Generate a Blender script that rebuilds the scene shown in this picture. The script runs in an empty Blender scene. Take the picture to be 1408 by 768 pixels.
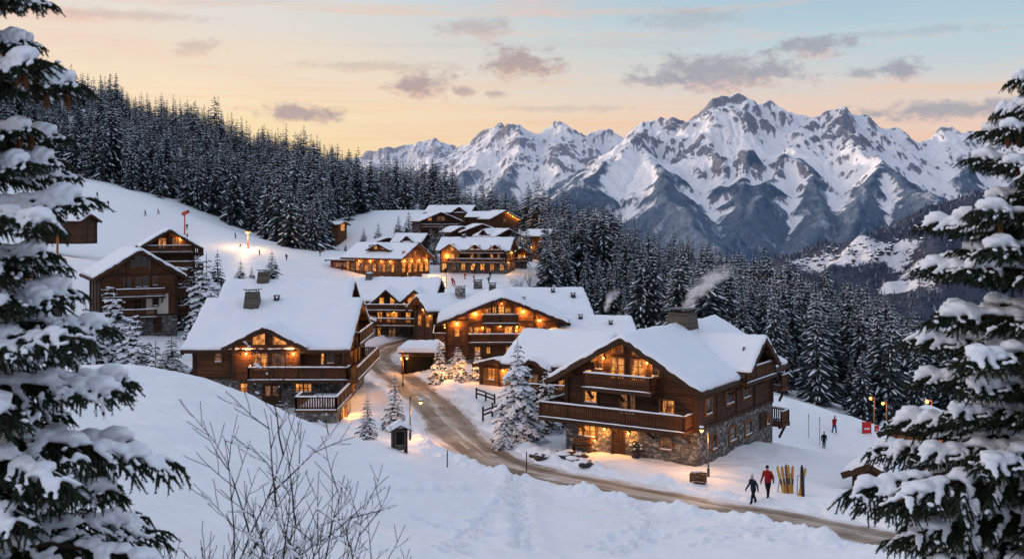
# Alpine village at dusk - everything is built in code
import bpy, bmesh, math, random
import numpy as np
from mathutils import Vector, Matrix, noise as mnoise

rnd = random.Random(7)
SC = bpy.context.scene
COL = SC.collection
F, CX, HY = 1510.0, 704.0, 300.0          # focal length (px), principal column, horizon row of a 1408 px wide frame
R = math.radians

def P(px, py, D):
    """point seen at picture column px / row py, D metres in front of the viewpoint (viewpoint is the origin)"""
    return ((px-CX)/F*D, D, -(py-HY)/F*D)

# ------------------------------------------------------------------ scene graph helpers
def tag(o, label=None, cat=None, group=None, kind=None):
    if label: o['label'] = label
    if cat: o['category'] = cat
    if group: o['group'] = group
    if kind: o['kind'] = kind
    return o

def thing(name, label, cat, loc=(0, 0, 0), rz=0.0, group=None):
    o = bpy.data.objects.new(name, None); COL.objects.link(o)
    o.location = loc; o.rotation_euler = (0, 0, rz); o.empty_display_size = 0.3
    return tag(o, label, cat, group)

def mesh_np(name, V, Fc, mats, mi=None, smooth=False):
    """V (n,3) array, Fc list of index tuples or (m,k) array"""
    me = bpy.data.meshes.new(name)
    V = np.asarray(V, dtype=np.float32)
    if isinstance(Fc, np.ndarray):
        m, k = Fc.shape
        me.vertices.add(len(V)); me.vertices.foreach_set('co', V.ravel())
        me.loops.add(m*k); me.loops.foreach_set('vertex_index', Fc.astype(np.int32).ravel())
        me.polygons.add(m); me.polygons.foreach_set('loop_start', np.arange(0, m*k, k, dtype=np.int32))
        me.update(calc_edges=True)
    else:
        me.from_pydata(V.tolist(), [], Fc); me.update()
    for m_ in (mats if isinstance(mats, (list, tuple)) else [mats]): me.materials.append(m_)
    if mi is not None: me.polygons.foreach_set('material_index', np.asarray(mi, dtype=np.int32))
    if smooth: me.polygons.foreach_set('use_smooth', np.ones(len(me.polygons), dtype=bool))
    me.update()
    return me

def link(name, me, parent=None, loc=None, rot=None):
    o = bpy.data.objects.new(name, me); COL.objects.link(o)
    if parent is not None: o.parent = parent
    if loc is not None: o.location = loc
    if rot is not None: o.rotation_euler = rot
    return o

def copy_tree(o, parent=None):
    c = o.copy(); COL.objects.link(c); c.parent = parent
    for ch in o.children: copy_tree(ch, c)
    return c

class MB:
    """collects shapes into one mesh"""
    def __init__(s): s.v, s.f, s.m, s.sm = [], [], [], []
    def add(s, vs, fs, m=0, sm=False):
        b = len(s.v); s.v += [tuple(p) for p in vs]
        for f in fs: s.f.append(tuple(i+b for i in f)); s.m.append(m); s.sm.append(sm)
    def box(s, c, d, m=0, rz=0.0, ry=0.0, rx=0.0, taper=1.0):
        x, y, z = d[0]/2, d[1]/2, d[2]/2
        M = Matrix.Translation(c) @ Matrix.Rotation(rz, 4, 'Z') @ Matrix.Rotation(ry, 4, 'Y') @ Matrix.Rotation(rx, 4, 'X')
        t = taper
        vs = [(-x, -y, -z), (x, -y, -z), (x, y, -z), (-x, y, -z), (-x*t, -y*t, z), (x*t, -y*t, z), (x*t, y*t, z), (-x*t, y*t, z)]
        s.add([M @ Vector(p) for p in vs], [(3, 2, 1, 0), (4, 5, 6, 7), (0, 1, 5, 4), (1, 2, 6, 5), (2, 3, 7, 6), (3, 0, 4, 7)], m)
    def bar(s, a, b, w, h=None, m=0, up=(0, 0, 1)):
        """rectangular bar from a to b"""
        h = h or w
        a, b = Vector(a), Vector(b); d = (b-a)
        if d.length < 1e-6: return
        d.normalize(); u = Vector(up)
        if abs(d.dot(u)) > .99: u = Vector((1, 0, 0))
        sx = d.cross(u).normalized(); sy = sx.cross(d).normalized()
        vs = []
        for p in (a, b):
            for i, j in ((-1, -1), (1, -1), (1, 1), (-1, 1)): vs.append(p + sx*(i*w/2) + sy*(j*h/2))
        s.add(vs, [(3, 2, 1, 0), (4, 5, 6, 7), (0, 1, 5, 4), (1, 2, 6, 5), (2, 3, 7, 6), (3, 0, 4, 7)], m)
    def tube(s, pts, rad, n=6, m=0, sm=True):
        pts = [Vector(p) for p in pts]
        if not isinstance(rad, (list, tuple)): rad = [rad]*len(pts)
        rings = []
        for i, p in enumerate(pts):
            d = (pts[min(i+1, len(pts)-1)] - pts[max(i-1, 0)]).normalized()
            u = Vector((0, 0, 1)) if abs(d.z) < .9 else Vector((1, 0, 0))
            a = d.cross(u).normalized(); b = a.cross(d)
            rings.append([p + (a*math.cos(2*math.pi*k/n) + b*math.sin(2*math.pi*k/n))*rad[i] for k in range(n)])
        vs = [v for r in rings for v in r]; fs = []
        for i in range(len(pts)-1):
            for k in range(n):
                fs.append((i*n+k, i*n+(k+1) % n, (i+1)*n+(k+1) % n, (i+1)*n+k))
        fs.append(tuple(range(n-1, -1, -1))); fs.append(tuple((len(pts)-1)*n+k for k in range(n)))
        s.add(vs, fs, m, sm)
    def prism(s, poly, axis, a, b, m=0):
        """poly: 2D points in the plane across axis ('x': (y,z), 'y': (x,z), 'z': (x,y))"""
        n = len(poly)
        def pt(p, t): return (t, p[0], p[1]) if axis == 'x' else (p[0], t, p[1]) if axis == 'y' else (p[0], p[1], t)
        vs = [pt(p, a) for p in poly] + [pt(p, b) for p in poly]
        fs = [tuple(range(n-1, -1, -1)), tuple(range(n, 2*n))] + [(i, (i+1) % n, n+(i+1) % n, n+i) for i in range(n)]
        s.add(vs, fs, m)
    def ball(s, c, r, m=0, sub=1, jit=0.0):
        V, Fc = ICO[sub]
        d = r if isinstance(r, (tuple, list)) else (r, r, r)
        vs = []
        for v in V:
            k = 1 + (jit*mnoise.noise((v[0]*1.7+c[0]*3, v[1]*1.7+c[1]*3, v[2]*1.7+c[2]*3)) if jit else 0)
            vs.append((c[0]+v[0]*d[0]*k, c[1]+v[1]*d[1]*k, c[2]+v[2]*d[2]*k))
        s.add(vs, Fc, m, True)
    def lathe(s, prof, c=(0, 0, 0), n=12, m=0, sm=True):
        vs = []; fs = []
        for (r, z) in prof:
            for k in range(n): vs.append((c[0]+r*math.cos(2*math.pi*k/n), c[1]+r*math.sin(2*math.pi*k/n), c[2]+z))
        for i in range(len(prof)-1):
            for k in range(n): fs.append((i*n+k, i*n+(k+1) % n, (i+1)*n+(k+1) % n, (i+1)*n+k))
        fs.append(tuple(range(n-1, -1, -1))); fs.append(tuple((len(prof)-1)*n+k for k in range(n)))
        s.add(vs, fs, m, sm)
    def mesh(s, name, mats):
        me = bpy.data.meshes.new(name); me.from_pydata(s.v, [], s.f)
        for m_ in (mats if isinstance(mats, (list, tuple)) else [mats]): me.materials.append(m_)
        me.polygons.foreach_set('material_index', s.m); me.polygons.foreach_set('use_smooth', s.sm)
        bm = bmesh.new(); bm.from_mesh(me); bmesh.ops.recalc_face_normals(bm, faces=bm.faces); bm.to_mesh(me); bm.free()
        me.update()
        return me
    def build(s, name, mats, parent=None, loc=None, rot=None):
        return link(name, s.mesh(name, mats), parent, loc, rot)

def _ico(sub):
    bm = bmesh.new(); bmesh.ops.create_icosphere(bm, subdivisions=sub, radius=1)
    V = [tuple(v.co) for v in bm.verts]; Fc = [tuple(v.index for v in f.verts) for f in bm.faces]; bm.free()
    return V, Fc
ICO = {k: _ico(k) for k in (1, 2, 3)}

# ------------------------------------------------------------------ numpy noise
_perm = np.random.RandomState(3).permutation(256); _perm = np.concatenate([_perm, _perm, _perm])
_grad = np.array([(math.cos(a), math.sin(a)) for a in np.linspace(0, 2*math.pi, 16, endpoint=False)])
def pnoise(x, y, seed=0):
    x = np.asarray(x, float)+seed*17.13; y = np.asarray(y, float)+seed*9.71
    xi = np.floor(x).astype(int); yi = np.floor(y).astype(int); xf = x-xi; yf = y-yi
    xi &= 255; yi &= 255
    u = xf*xf*xf*(xf*(xf*6-15)+10); v = yf*yf*yf*(yf*(yf*6-15)+10)
    def g(ix, iy, dx, dy):
        h = _perm[_perm[ix & 255]+(iy & 255)] & 15
        return _grad[h, 0]*dx + _grad[h, 1]*dy
    a = g(xi, yi, xf, yf); b = g(xi+1, yi, xf-1, yf); c = g(xi, yi+1, xf, yf-1); d = g(xi+1, yi+1, xf-1, yf-1)
    return ((a*(1-u)+b*u)*(1-v) + (c*(1-u)+d*u)*v)*1.5
def fbm(x, y, oct=4, seed=0, gain=.5, lac=2.03):
    s = 0; a = 1.0
    for i in range(oct):
        s = s + a*pnoise(x, y, seed+i*5); x = x*lac; y = y*lac; a *= gain
    return s
def ridged(x, y, oct=5, seed=0, gain=.5, lac=2.03):
    s = 0; a = 1.0; w = 1.0
    for i in range(oct):
        n = (1-np.abs(pnoise(x, y, seed+i*5)))**2*w
        w = np.clip(n*1.6, 0, 1); s = s + a*n; x = x*lac; y = y*lac; a *= gain
    return s
def sstep(a, b, x):
    t = np.clip((x-a)/(b-a), 0, 1); return t*t*(3-2*t)

# ------------------------------------------------------------------ node helpers
def lin(r, g, b):
    f = lambda c: (c/255/12.92) if c/255 <= .04045 else ((c/255+.055)/1.055)**2.4
    return (f(r), f(g), f(b), 1)

class NT:
    def __init__(s, tree): s.t = tree; s.n = tree.nodes; s.l = tree.links
    def new(s, typ, **kw):
        nd = s.n.new(typ)
        for k, v in kw.items(): setattr(nd, k, v)
        return nd
    def put(s, sock, v):
        if v is None: return
        if isinstance(v, bpy.types.NodeSocket): s.l.new(v, sock)
        elif isinstance(v, bpy.types.Node): s.l.new(v.outputs[0], sock)
        else: sock.default_value = v
    def math(s, op, a, b=None, c=None, clamp=False):
        nd = s.new('ShaderNodeMath', operation=op, use_clamp=clamp)
        s.put(nd.inputs[0], a); s.put(nd.inputs[1], b); s.put(nd.inputs[2], c)
        return nd.outputs[0]
    def vmath(s, op, a, b=None):
        nd = s.new('ShaderNodeVectorMath', operation=op); s.put(nd.inputs[0], a)
        if b is not None: s.put(nd.inputs[1], b)
        return nd.outputs[0]
    def mix(s, f, a, b, typ='MIX'):
        nd = s.new('ShaderNodeMix', data_type='RGBA', blend_type=typ)
        s.put(nd.inputs[0], f); s.put(nd.inputs[6], a); s.put(nd.inputs[7], b)
        return nd.outputs[2]
    def mapr(s, v, a, b, c=0.0, d=1.0, smooth=False):
        nd = s.new('ShaderNodeMapRange', interpolation_type='SMOOTHSTEP' if smooth else 'LINEAR')
        for i, x in enumerate((v, a, b, c, d)): s.put(nd.inputs[i], x)
        return nd.outputs[0]
    def noise(s, vec, scale, detail=3, rough=.5, dist=0.0, out=0):
        nd = s.new('ShaderNodeTexNoise'); s.put(nd.inputs['Vector'], vec)
        nd.inputs['Scale'].default_value = scale; nd.inputs['Detail'].default_value = detail
        nd.inputs['Roughness'].default_value = rough; nd.inputs['Distortion'].default_value = dist
        return nd.outputs[out]
    def ramp(s, f, stops, interp='LINEAR'):
        nd = s.new('ShaderNodeValToRGB'); cr = nd.color_ramp; cr.interpolation = interp
        while len(cr.elements) < len(stops): cr.elements.new(.5)
        for e, (p, c) in zip(cr.elements, stops):
            e.position = p; e.color = c if len(c) == 4 else (*c, 1)
        s.put(nd.inputs[0], f)
        return nd.outputs[0]
    def sep(s, v):
        nd = s.new('ShaderNodeSeparateXYZ'); s.put(nd.inputs[0], v); return nd.outputs
    def comb(s, x, y, z):
        nd = s.new('ShaderNodeCombineXYZ')
        for i, v in enumerate((x, y, z)): s.put(nd.inputs[i], v)
        return nd.outputs[0]
    def scale(s, v, k):
        return s.vmath('MULTIPLY', v, k)
    def bump(s, h, strength=.3, dist=.05):
        nd = s.new('ShaderNodeBump'); s.put(nd.inputs['Height'], h)
        nd.inputs['Strength'].default_value = strength; nd.inputs['Distance'].default_value = dist
        return nd.outputs[0]

def material(name, rough=.6, color=(.5, .5, .5, 1), spec=.3):
    m = bpy.data.materials.new(name); m.use_nodes = True
    t = NT(m.node_tree); b = m.node_tree.nodes['Principled BSDF']
    b.inputs['Roughness'].default_value = rough; b.inputs['Base Color'].default_value = color
    b.inputs['Specular IOR Level'].default_value = spec
    return m, t, b
def tc(t, out='Object'): return t.new('ShaderNodeTexCoord').outputs[out]
def geo(t, out): return t.new('ShaderNodeNewGeometry').outputs[out]
# ------------------------------------------------------------------ camera
cam = bpy.data.cameras.new('camera'); cam_o = bpy.data.objects.new('camera', cam); COL.objects.link(cam_o)
cam.sensor_width = 36; cam.lens = F/1408*36; cam.shift_y = -(384-HY)/1408
cam_o.location = (0, 0, 0); cam_o.rotation_euler = (R(90), 0, 0)
cam.clip_start = 0.1; cam.clip_end = 40000
cam.dof.use_dof = True; cam.dof.focus_distance = 95; cam.dof.aperture_fstop = 3.2
SC.camera = cam_o
SC.view_settings.view_transform = 'Standard'; SC.view_settings.look = 'None'
SC.view_settings.exposure = 0; SC.view_settings.gamma = 1
SC.cycles.use_denoising = True
SC.cycles.max_bounces = 5; SC.cycles.diffuse_bounces = 3; SC.cycles.glossy_bounces = 2
SC.cycles.transmission_bounces = 3; SC.cycles.transparent_max_bounces = 8
SC.cycles.caustics_reflective = False; SC.cycles.caustics_refractive = False
SC.cycles.sample_clamp_indirect = 4.0
SC.cycles.volume_bounces = 2; SC.cycles.volume_step_rate = 1.0; SC.cycles.volume_max_steps = 64

# ------------------------------------------------------------------ sun and sky
SUN_AZ, SUN_EL = -66.0, 9.0               # degrees from the view axis (negative = left), above the horizon
sd = Vector((math.sin(R(SUN_AZ))*math.cos(R(SUN_EL)), math.cos(R(SUN_AZ))*math.cos(R(SUN_EL)), math.sin(R(SUN_EL))))
sun = bpy.data.lights.new('sun', 'SUN'); sun.energy = 2.0; sun.angle = R(0.6); sun.color = (1.0, .76, .58)
sun_o = bpy.data.objects.new('sun', sun); COL.objects.link(sun_o)
sun_o.rotation_euler = (-sd).to_track_quat('-Z', 'Y').to_euler()

def build_world():
    w = bpy.data.worlds.new('World'); SC.world = w; w.use_nodes = True
    t = NT(w.node_tree); w.node_tree.nodes.clear()
    out = t.new('ShaderNodeOutputWorld'); bg = t.new('ShaderNodeBackground'); t.l.new(bg.outputs[0], out.inputs[0])
    sky = t.new('ShaderNodeTexSky', sky_type='NISHITA'); sky.sun_disc = False
    sky.sun_elevation = R(SUN_EL); sky.sun_rotation = R(SUN_AZ); sky.altitude = 1500; sky.air_density = 1.0; sky.dust_density = 1.2
    d = t.vmath('NORMALIZE', tc(t, 'Generated'))
    x, y, z = t.sep(d)
    az = t.math('DEGREES', t.math('ARCTAN2', x, y)); el = t.math('DEGREES', t.math('ARCSINE', z))
    # high thin streaks bend the colour bands a little
    vec = t.comb(t.math('MULTIPLY', az, .055), t.math('MULTIPLY', el, .42), 0)
    st = t.noise(vec, 1.0, 5, .55, .6)
    elw = t.math('ADD', el, t.math('MULTIPLY', t.math('SUBTRACT', st, .5), 3.2))
    p = t.mapr(elw, -2, 34)
    def E(e): return (e+2)/36
    west = t.ramp(p, [(E(-2), lin(255, 206, 122)), (E(1.5), lin(255, 218, 146)), (E(4), lin(255, 228, 176)), (E(6.3), lin(254, 230, 196)),
                      (E(8.6), lin(244, 224, 202)), (E(11.5), lin(228, 226, 222)), (E(18), lin(194, 211, 229)), (E(34), lin(182, 203, 231))])
    east = t.ramp(p, [(E(-2), lin(206, 186, 186)), (E(2.5), lin(238, 202, 184)), (E(5.2), lin(240, 210, 192)), (E(6.8), lin(220, 214, 210)),
                      (E(8.6), lin(194, 212, 220)), (E(11.5), lin(166, 200, 220)), (E(18), lin(180, 205, 230)), (E(34), lin(182, 203, 231))])
    col = t.mix(t.mapr(az, -20, 17, smooth=True), west, east)
    # the dome behind the viewer: anti-twilight blue
    back = t.ramp(p, [(E(-2), lin(120, 142, 184)), (E(6), lin(146, 164, 204)), (E(16), lin(164, 186, 222)), (E(34), lin(182, 203, 231))])
    col = t.mix(t.mapr(y, .45, -.25, smooth=True), col, back)
    # peach streak clouds low in the west
    s2 = t.noise(t.comb(t.math('MULTIPLY', az, .035), t.math('MULTIPLY', el, .75), 3.7), 1.3, 5, .6, .5)
    col = t.mix(t.math('MULTIPLY', t.mapr(s2, .5, .72, smooth=True), .5), col, lin(246, 200, 166))
    s3 = t.noise(t.comb(t.math('MULTIPLY', az, .05), t.math('MULTIPLY', el, .6), 9.2), 1.0, 6, .62, .8)
    col = t.mix(t.math('MULTIPLY', t.math('MULTIPLY', t.mapr(s3, .52, .75, smooth=True), t.mapr(el, 3, 9)), .5), col, lin(206, 196, 198))
    s4 = t.noise(t.comb(t.math('MULTIPLY', az, .06), t.math('MULTIPLY', el, .35), 14.0), 1.0, 6, .6, .8)
    col = t.mix(t.math('MULTIPLY', t.math('MULTIPLY', t.mapr(s4, .5, .7, smooth=True), t.mapr(el, 6, 9.5)), .6), col, lin(244, 200, 184))
    # individual mauve clouds: (px, py, half width, half height, density)
    nz = t.noise(t.comb(t.math('MULTIPLY', az, .5), t.math('MULTIPLY', el, 1.1), 1.0), 1.0, 6, .6, .3)
    nz2 = t.noise(t.comb(t.math('MULTIPLY', az, 1.4), t.math('MULTIPLY', el, 2.2), 5.0), 1.0, 5, .6, .2)
    clouds = [(406, 158, 66, 15, 1), (578, 120, 50, 20, 1), (640, 126, 26, 8, .8), (682, 129, 22, 8, .7), (715, 88, 56, 26, 1), (655, 40, 60, 16, .55),
              (272, 66, 36, 14, .45), (990, 102, 130, 30, 1), (1120, 66, 60, 18, .95), (905, 112, 60, 10, .6), (1242, 97, 36, 15, 1), (1186, 103, 24, 9, .8),
              (1330, 152, 150, 16, .95), (940, 30, 90, 20, .4), (520, 92, 120, 9, .4), (1260, 45, 120, 8, .3), (180, 22, 120, 9, .35), (780, 150, 90, 7, .3)]
    for (px, py, hw, hh, den) in clouds:
        a0 = math.degrees(math.atan2(px-CX, F)); e0 = math.degrees(math.atan2(HY-py, math.hypot(F, px-CX)))
        sa = math.degrees(hw*1.12/F); se = math.degrees(hh*1.15/F)
        dx = t.math('DIVIDE', t.math('SUBTRACT', az, a0), sa); dy = t.math('DIVIDE', t.math('SUBTRACT', el, e0), se)
        # flat base: stretch upward part
        r2 = t.math('SQRT', t.math('ADD', t.math('MULTIPLY', dx, dx), t.math('MULTIPLY', dy, dy)))
        v = t.math('ADD', t.math('SUBTRACT', 1.0, r2), t.math('ADD', t.math('MULTIPLY', t.math('SUBTRACT', nz, .5), 1.9), t.math('MULTIPLY', t.math('SUBTRACT', nz2, .5), 1.1)))
        msk = t.math('MULTIPLY', t.mapr(v, -.02, .7, smooth=True), den*.9)
        warm = lin(236, 192, 170) if px < 760 else lin(234, 200, 190)
        cool = lin(180, 160, 160) if px < 760 else lin(164, 164, 176)
        cc = t.mix(t.mapr(t.math('ADD', dy, t.math('MULTIPLY', t.math('SUBTRACT', nz2, .5), 2.0)), -1.0, .1, smooth=True), warm, cool)
        col = t.mix(msk, col, cc)
    # glow where the sun went down
    gl = t.math('POWER', t.math('MAXIMUM', t.vmath('DOT_PRODUCT', d, (sd.x, sd.y, 0.03)) if False else t.math('ADD', t.math('MULTIPLY', x, sd.x), t.math('MULTIPLY', y, sd.y)), 0), 6)
    gl = t.math('MULTIPLY', gl, t.mapr(el, 20, 0, 0, .3, smooth=True))
    col = t.mix(gl, col, (1.25, .80, .42, 1))
    # sunset side left of the view, boosted out of frame to side-light the scene
    side = t.math('MULTIPLY', t.math('MULTIPLY', t.mapr(az, -30, -62, smooth=True), t.mapr(az, -170, -110, smooth=True)), t.math('MULTIPLY', t.mapr(el, 42, 8, smooth=True), t.mapr(el, -2, 2)))
    col = t.mix(t.math('MULTIPLY', side, .85), col, (3.7, 2.95, 2.45, 1))
    col = t.mix(.06, col, t.scale(sky.outputs[0], (.1, .1, .1)))
    below = t.mapr(z, -.02, -.12, smooth=True)
    col = t.mix(below, col, lin(120, 130, 150))
    t.l.new(col, bg.inputs[0]); bg.inputs[1].default_value = WORLD_STRENGTH
WORLD_STRENGTH = 1.0
build_world()

# ------------------------------------------------------------------ terrain: smooth surface through surveyed and added points
CTRL = [  # (px, py, D) as seen, or ('w', x, y, z)
 ('w', 0, 0, -2.2), ('w', -4, 8, -4.6), ('w', 4, 9, -4.9), ('w', 0, 20, -7.2), ('w', -30, 0, 0), ('w', 40, 0, -6), ('w', 0, -25, 3), ('w', -60, 30, 2), ('w', 60, 30, -15),
 (704, 772, 40), (704, 722, 50), (1100, 790, 42), (1040, 735, 52), (880, 720, 55), (560, 720, 46), (500, 768, 34), (300, 790, 26), (150, 800, 18),
 (230, 512, 60), (300, 530, 62), (400, 574, 64), (500, 607, 66), (600, 638, 69), (300, 650, 42), (420, 660, 46), (120, 700, 26), (120, 500, 60), (0, 520, 58),
 ('w', -27, 84, -15.8), ('w', -19, 86, -16.2), ('w', -12, 84, -16.4), ('w', -36, 88, -14.5), ('w', -10, 96, -16.6), ('w', -28, 104, -16.4),
 ('w', 4, 79, -16.6), ('w', 12, 74, -16.6), ('w', 20, 83, -17.2), ('w', 8, 90, -16.8), ('w', 0, 100, -16.6), ('w', -6, 110, -16.5), ('w', 8, 120, -16.6), ('w', -12, 138, -16.6), ('w', 0, 145, -16.5), ('w', 14, 64, -16.6), ('w', 22, 66, -16.8),
 ('w', 4, 69, -16.3), ('w', 30, 56, -15.9), ('w', -3, 74, -16.2), ('w', 18, 58, -16.1),
 (200, 462, 138), (110, 440, 150), (60, 360, 190), ('w', -30, 170, -15), ('w', 10, 180, -16.6),
 (600, 397, 262), (480, 362, 290), (400, 352, 290), (330, 332, 300), (250, 322, 300), (215, 292, 310), (95, 248, 360), (30, 260, 360), (150, 300, 290), (20, 330, 250), (300, 390, 200),
 (560, 384, 276), (650, 372, 290), (620, 312, 380), (640, 296, 420), (700, 345, 345), (545, 343, 330), (560, 288, 430), (465, 320, 380), (510, 345, 330), (690, 310, 390), (735, 336, 365),
 (700, 405, 235), (725, 388, 270), (640, 420, 210), (735, 360, 320),
 (290, 298, 380), (430, 344, 370), (60, 134, 600), (106, 142, 615), (164, 161, 630), (222, 177, 640), (293, 191, 650), (341, 210, 655), (392, 226, 660), (443, 241, 660), (477, 251, 655), (505, 259, 650), (560, 273, 640), (600, 286, 630), (640, 296, 620), (680, 306, 600),
 (200, 236, 480), (350, 266, 500), (480, 296, 500), (560, 286, 520), (100, 200, 460),
 (60, 148, 800), (164, 184, 800), (293, 214, 800), (392, 248, 800), (480, 274, 800), (560, 290, 800), (640, 320, 800), (700, 345, 800), (200, 200, 1000), (400, 270, 1000), (600, 340, 1000),
 (1100, 562, 105), (1195, 598, 125), (1290, 604, 125), (1133, 618, 98), (1050, 664, 72), (1220, 650, 80), (1300, 690, 66), (1380, 640, 85), (1420, 780, 40),
 (830, 455, 220), (1000, 500, 175), (1180, 590, 140), (780, 430, 260), (1090, 560, 120), (900, 500, 150),
 (800, 340, 400), (870, 372, 370), (1000, 418, 330), (1100, 458, 300), (1260, 530, 255), (1400, 600, 210),
 ('w', 110, 480, -75), ('w', 200, 420, -95), ('w', 60, 560, -65), ('w', 200, 700, -190), ('w', 350, 500, -190), ('w', 50, 1000, -260), ('w', 500, 1000, -300), ('w', -300, 1400, -100), ('w', 900, 900, -330), ('w', 160, 160, -60), ('w', 260, 220, -100), ('w', 120, 60, -35), ('w', 700, 350, -280),
 ('w', -150, 70, 8), ('w', -220, 180, 32), ('w', -330, 220, 70), ('w', -300, 90, 60), ('w', -330, 380, 85), ('w', -450, 500, 130), ('w', -600, 300, 160), ('w', -120, 190, -2), ('w', -700, 900, 190), ('w', -900, 500, 260),  # unseen slope left of the frame, raised to keep the low sun off the village
]
_C = []
for c in CTRL:
    p = c[1:] if c[0] == 'w' else P(*c)
    _C.append(p)
_C = np.array(_C, float)
Y0 = 40.0
def _uv(x, y):
    w = np.maximum(y+Y0, 8.0)
    return x/w, np.log(w)
_cu, _cv = _uv(_C[:, 0], _C[:, 1]); _cs = _C[:, 2]/np.maximum(_C[:, 1]+Y0, 8.0)
def _phi(r2): return np.where(r2 > 1e-12, r2*np.log(np.maximum(r2, 1e-12)), 0)
_n = len(_C)
_A = np.zeros((_n+3, _n+3)); _A[:_n, :_n] = _phi((_cu[:, None]-_cu)**2 + (_cv[:, None]-_cv)**2) + np.eye(_n)*2e-4
_A[:_n, _n] = 1; _A[:_n, _n+1] = _cu; _A[:_n, _n+2] = _cv; _A[_n:, :_n] = _A[:_n, _n:].T
_W = np.linalg.solve(_A, np.concatenate([_cs, np.zeros(3)]))
def tps(x, y):
    x = np.asarray(x, float); y = np.asarray(y, float); sh = x.shape
    u, v = _uv(x.ravel(), y.ravel()); s = np.empty_like(u)
    for i in range(0, len(u), 20000):
        a, b = u[i:i+20000, None], v[i:i+20000, None]
        s[i:i+20000] = _phi((a-_cu)**2 + (b-_cv)**2) @ _W[:_n] + _W[_n] + _W[_n+1]*a[:, 0] + _W[_n+2]*b[:, 0]
    return (s*np.maximum(y.ravel()+Y0, 8.0)).reshape(sh)

def hit0(px, py, z0=-16.5, it=30):
    """where the sight line through px,py meets the smooth terrain"""
    tx, tz = (px-CX)/F, -(py-HY)/F
    D = np.concatenate([np.arange(14, 120, .5), np.arange(120, 700, 2.0)])
    g = tps(tx*D, D) - tz*D
    k = np.argmax(g > 0) if (g > 0).any() else len(D)-1
    lo, hi = D[max(k-1, 0)], D[k]
    for _ in range(it//2):
        m = (lo+hi)/2
        if tps(np.array([tx*m]), np.array([m]))[0] > tz*m: hi = m
        else: lo = m
    return np.array([tx*hi, hi])

def smooth_poly(pts, step=.5):
    pts = np.array(pts, float); n = len(pts); out = []
    for i in range(n-1):
        p0, p1, p2, p3 = pts[max(i-1, 0)], pts[i], pts[i+1], pts[min(i+2, n-1)]
        k = max(2, int(np.linalg.norm(p2-p1)/step))
        for s in np.linspace(0, 1, k, endpoint=False):
            out.append(.5*((2*p1)+(-p0+p2)*s+(2*p0-5*p1+4*p2-p3)*s*s+(-p0+3*p1-3*p2+p3)*s**3))
    out.append(pts[-1]); return np.array(out)
ROADPX = [(600, 461), (565, 468), (530, 478), (516, 491), (534, 508), (578, 540), (612, 574), (641, 606), (690, 634), (760, 653), (860, 672), (960, 690), (1060, 707), (1160, 726), (1225, 741)]
_rp = [hit0(*p) for p in ROADPX]
_rp.append(_rp[-1] + (_rp[-1]-_rp[-2])*2.0)
ROAD = smooth_poly(_rp, .5); HW = 2.7
def road_dist(x, y):
    x = np.asarray(x, float).ravel(); y = np.asarray(y, float).ravel()
    d = np.full(len(x), 1e3)
    bb = (x > ROAD[:, 0].min()-9) & (x < ROAD[:, 0].max()+9) & (y > ROAD[:, 1].min()-9) & (y < ROAD[:, 1].max()+9)
    ix = np.where(bb)[0]
    for i in range(0, len(ix), 20000):
        j = ix[i:i+20000]
        d[j] = np.sqrt(((x[j, None]-ROAD[None, ::2, 0])**2 + (y[j, None]-ROAD[None, ::2, 1])**2).min(1))
    return d
def ground(x, y, fine=True):
    x = np.atleast_1d(np.asarray(x, float)); y = np.atleast_1d(np.asarray(y, float)); sh = x.shape
    z = tps(x, y).ravel(); xf, yf = x.ravel(), y.ravel()
    d = road_dist(xf, yf)
    off = sstep(HW-.2, HW+2.5, d)
    near = 1-sstep(120, 420, yf)
    z = z + off*near*(.35*fbm(xf/11, yf/11, 3, 1) + .11*fbm(xf/2.6, yf/3.4, 3, 2) + near*(yf < 130)*(.05*fbm(xf/1.5+yf/2.2, yf/.8-xf/3.2, 3, 12)+.07*fbm(xf/5+yf/6, yf/1.9-xf/7, 2, 19)))
    z = z + off*(1-near)*1.2*fbm(xf/40, yf/40, 3, 4)*sstep(300, 500, yf)
    dw = d + .75*fbm(xf/2.4, yf/2.4, 3, 14)*near
    z = z - .30*(1-sstep(HW-.45, HW+.1, dw))
    berm = np.exp(-((d-HW-1.0)/.8)**2)*(.26+.42*fbm(xf/2.6, yf/2.6, 3, 6)) + np.exp(-((d-HW-1.2)/1.3)**2)*.22*np.clip(fbm(xf/.55, yf/.55, 2, 16), -.1, 1)*np.where(yf > 40, 1, .4)
    z = z + np.clip(berm, -.05, 1.2)
    return z.reshape(sh)
def gz(x, y): return float(ground(x, y)[0])
def at(px, py):
    """the spot on the ground seen at px,py"""
    tx, tz = (px-CX)/F, -(py-HY)/F
    D = np.concatenate([np.arange(12, 120, .4), np.arange(120, 760, 1.5)])
    g = ground(tx*D, D) - tz*D
    k = int(np.argmax(g > 0)) if (g > 0).any() else int(np.argmin(np.abs(g)))
    D2 = np.linspace(D[max(k-1, 0)], D[k], 12); g2 = ground(tx*D2, D2) - tz*D2
    k2 = int(np.argmax(g2 > 0)) if (g2 > 0).any() else len(D2)-1
    return Vector((tx*D2[k2], D2[k2], float(ground(tx*D2[k2], D2[k2])[0])))
def under(px, D):
    """the spot on the ground in column px at distance D"""
    x = (px-CX)/F*D
    return Vector((x, D, gz(x, D)))

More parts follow.
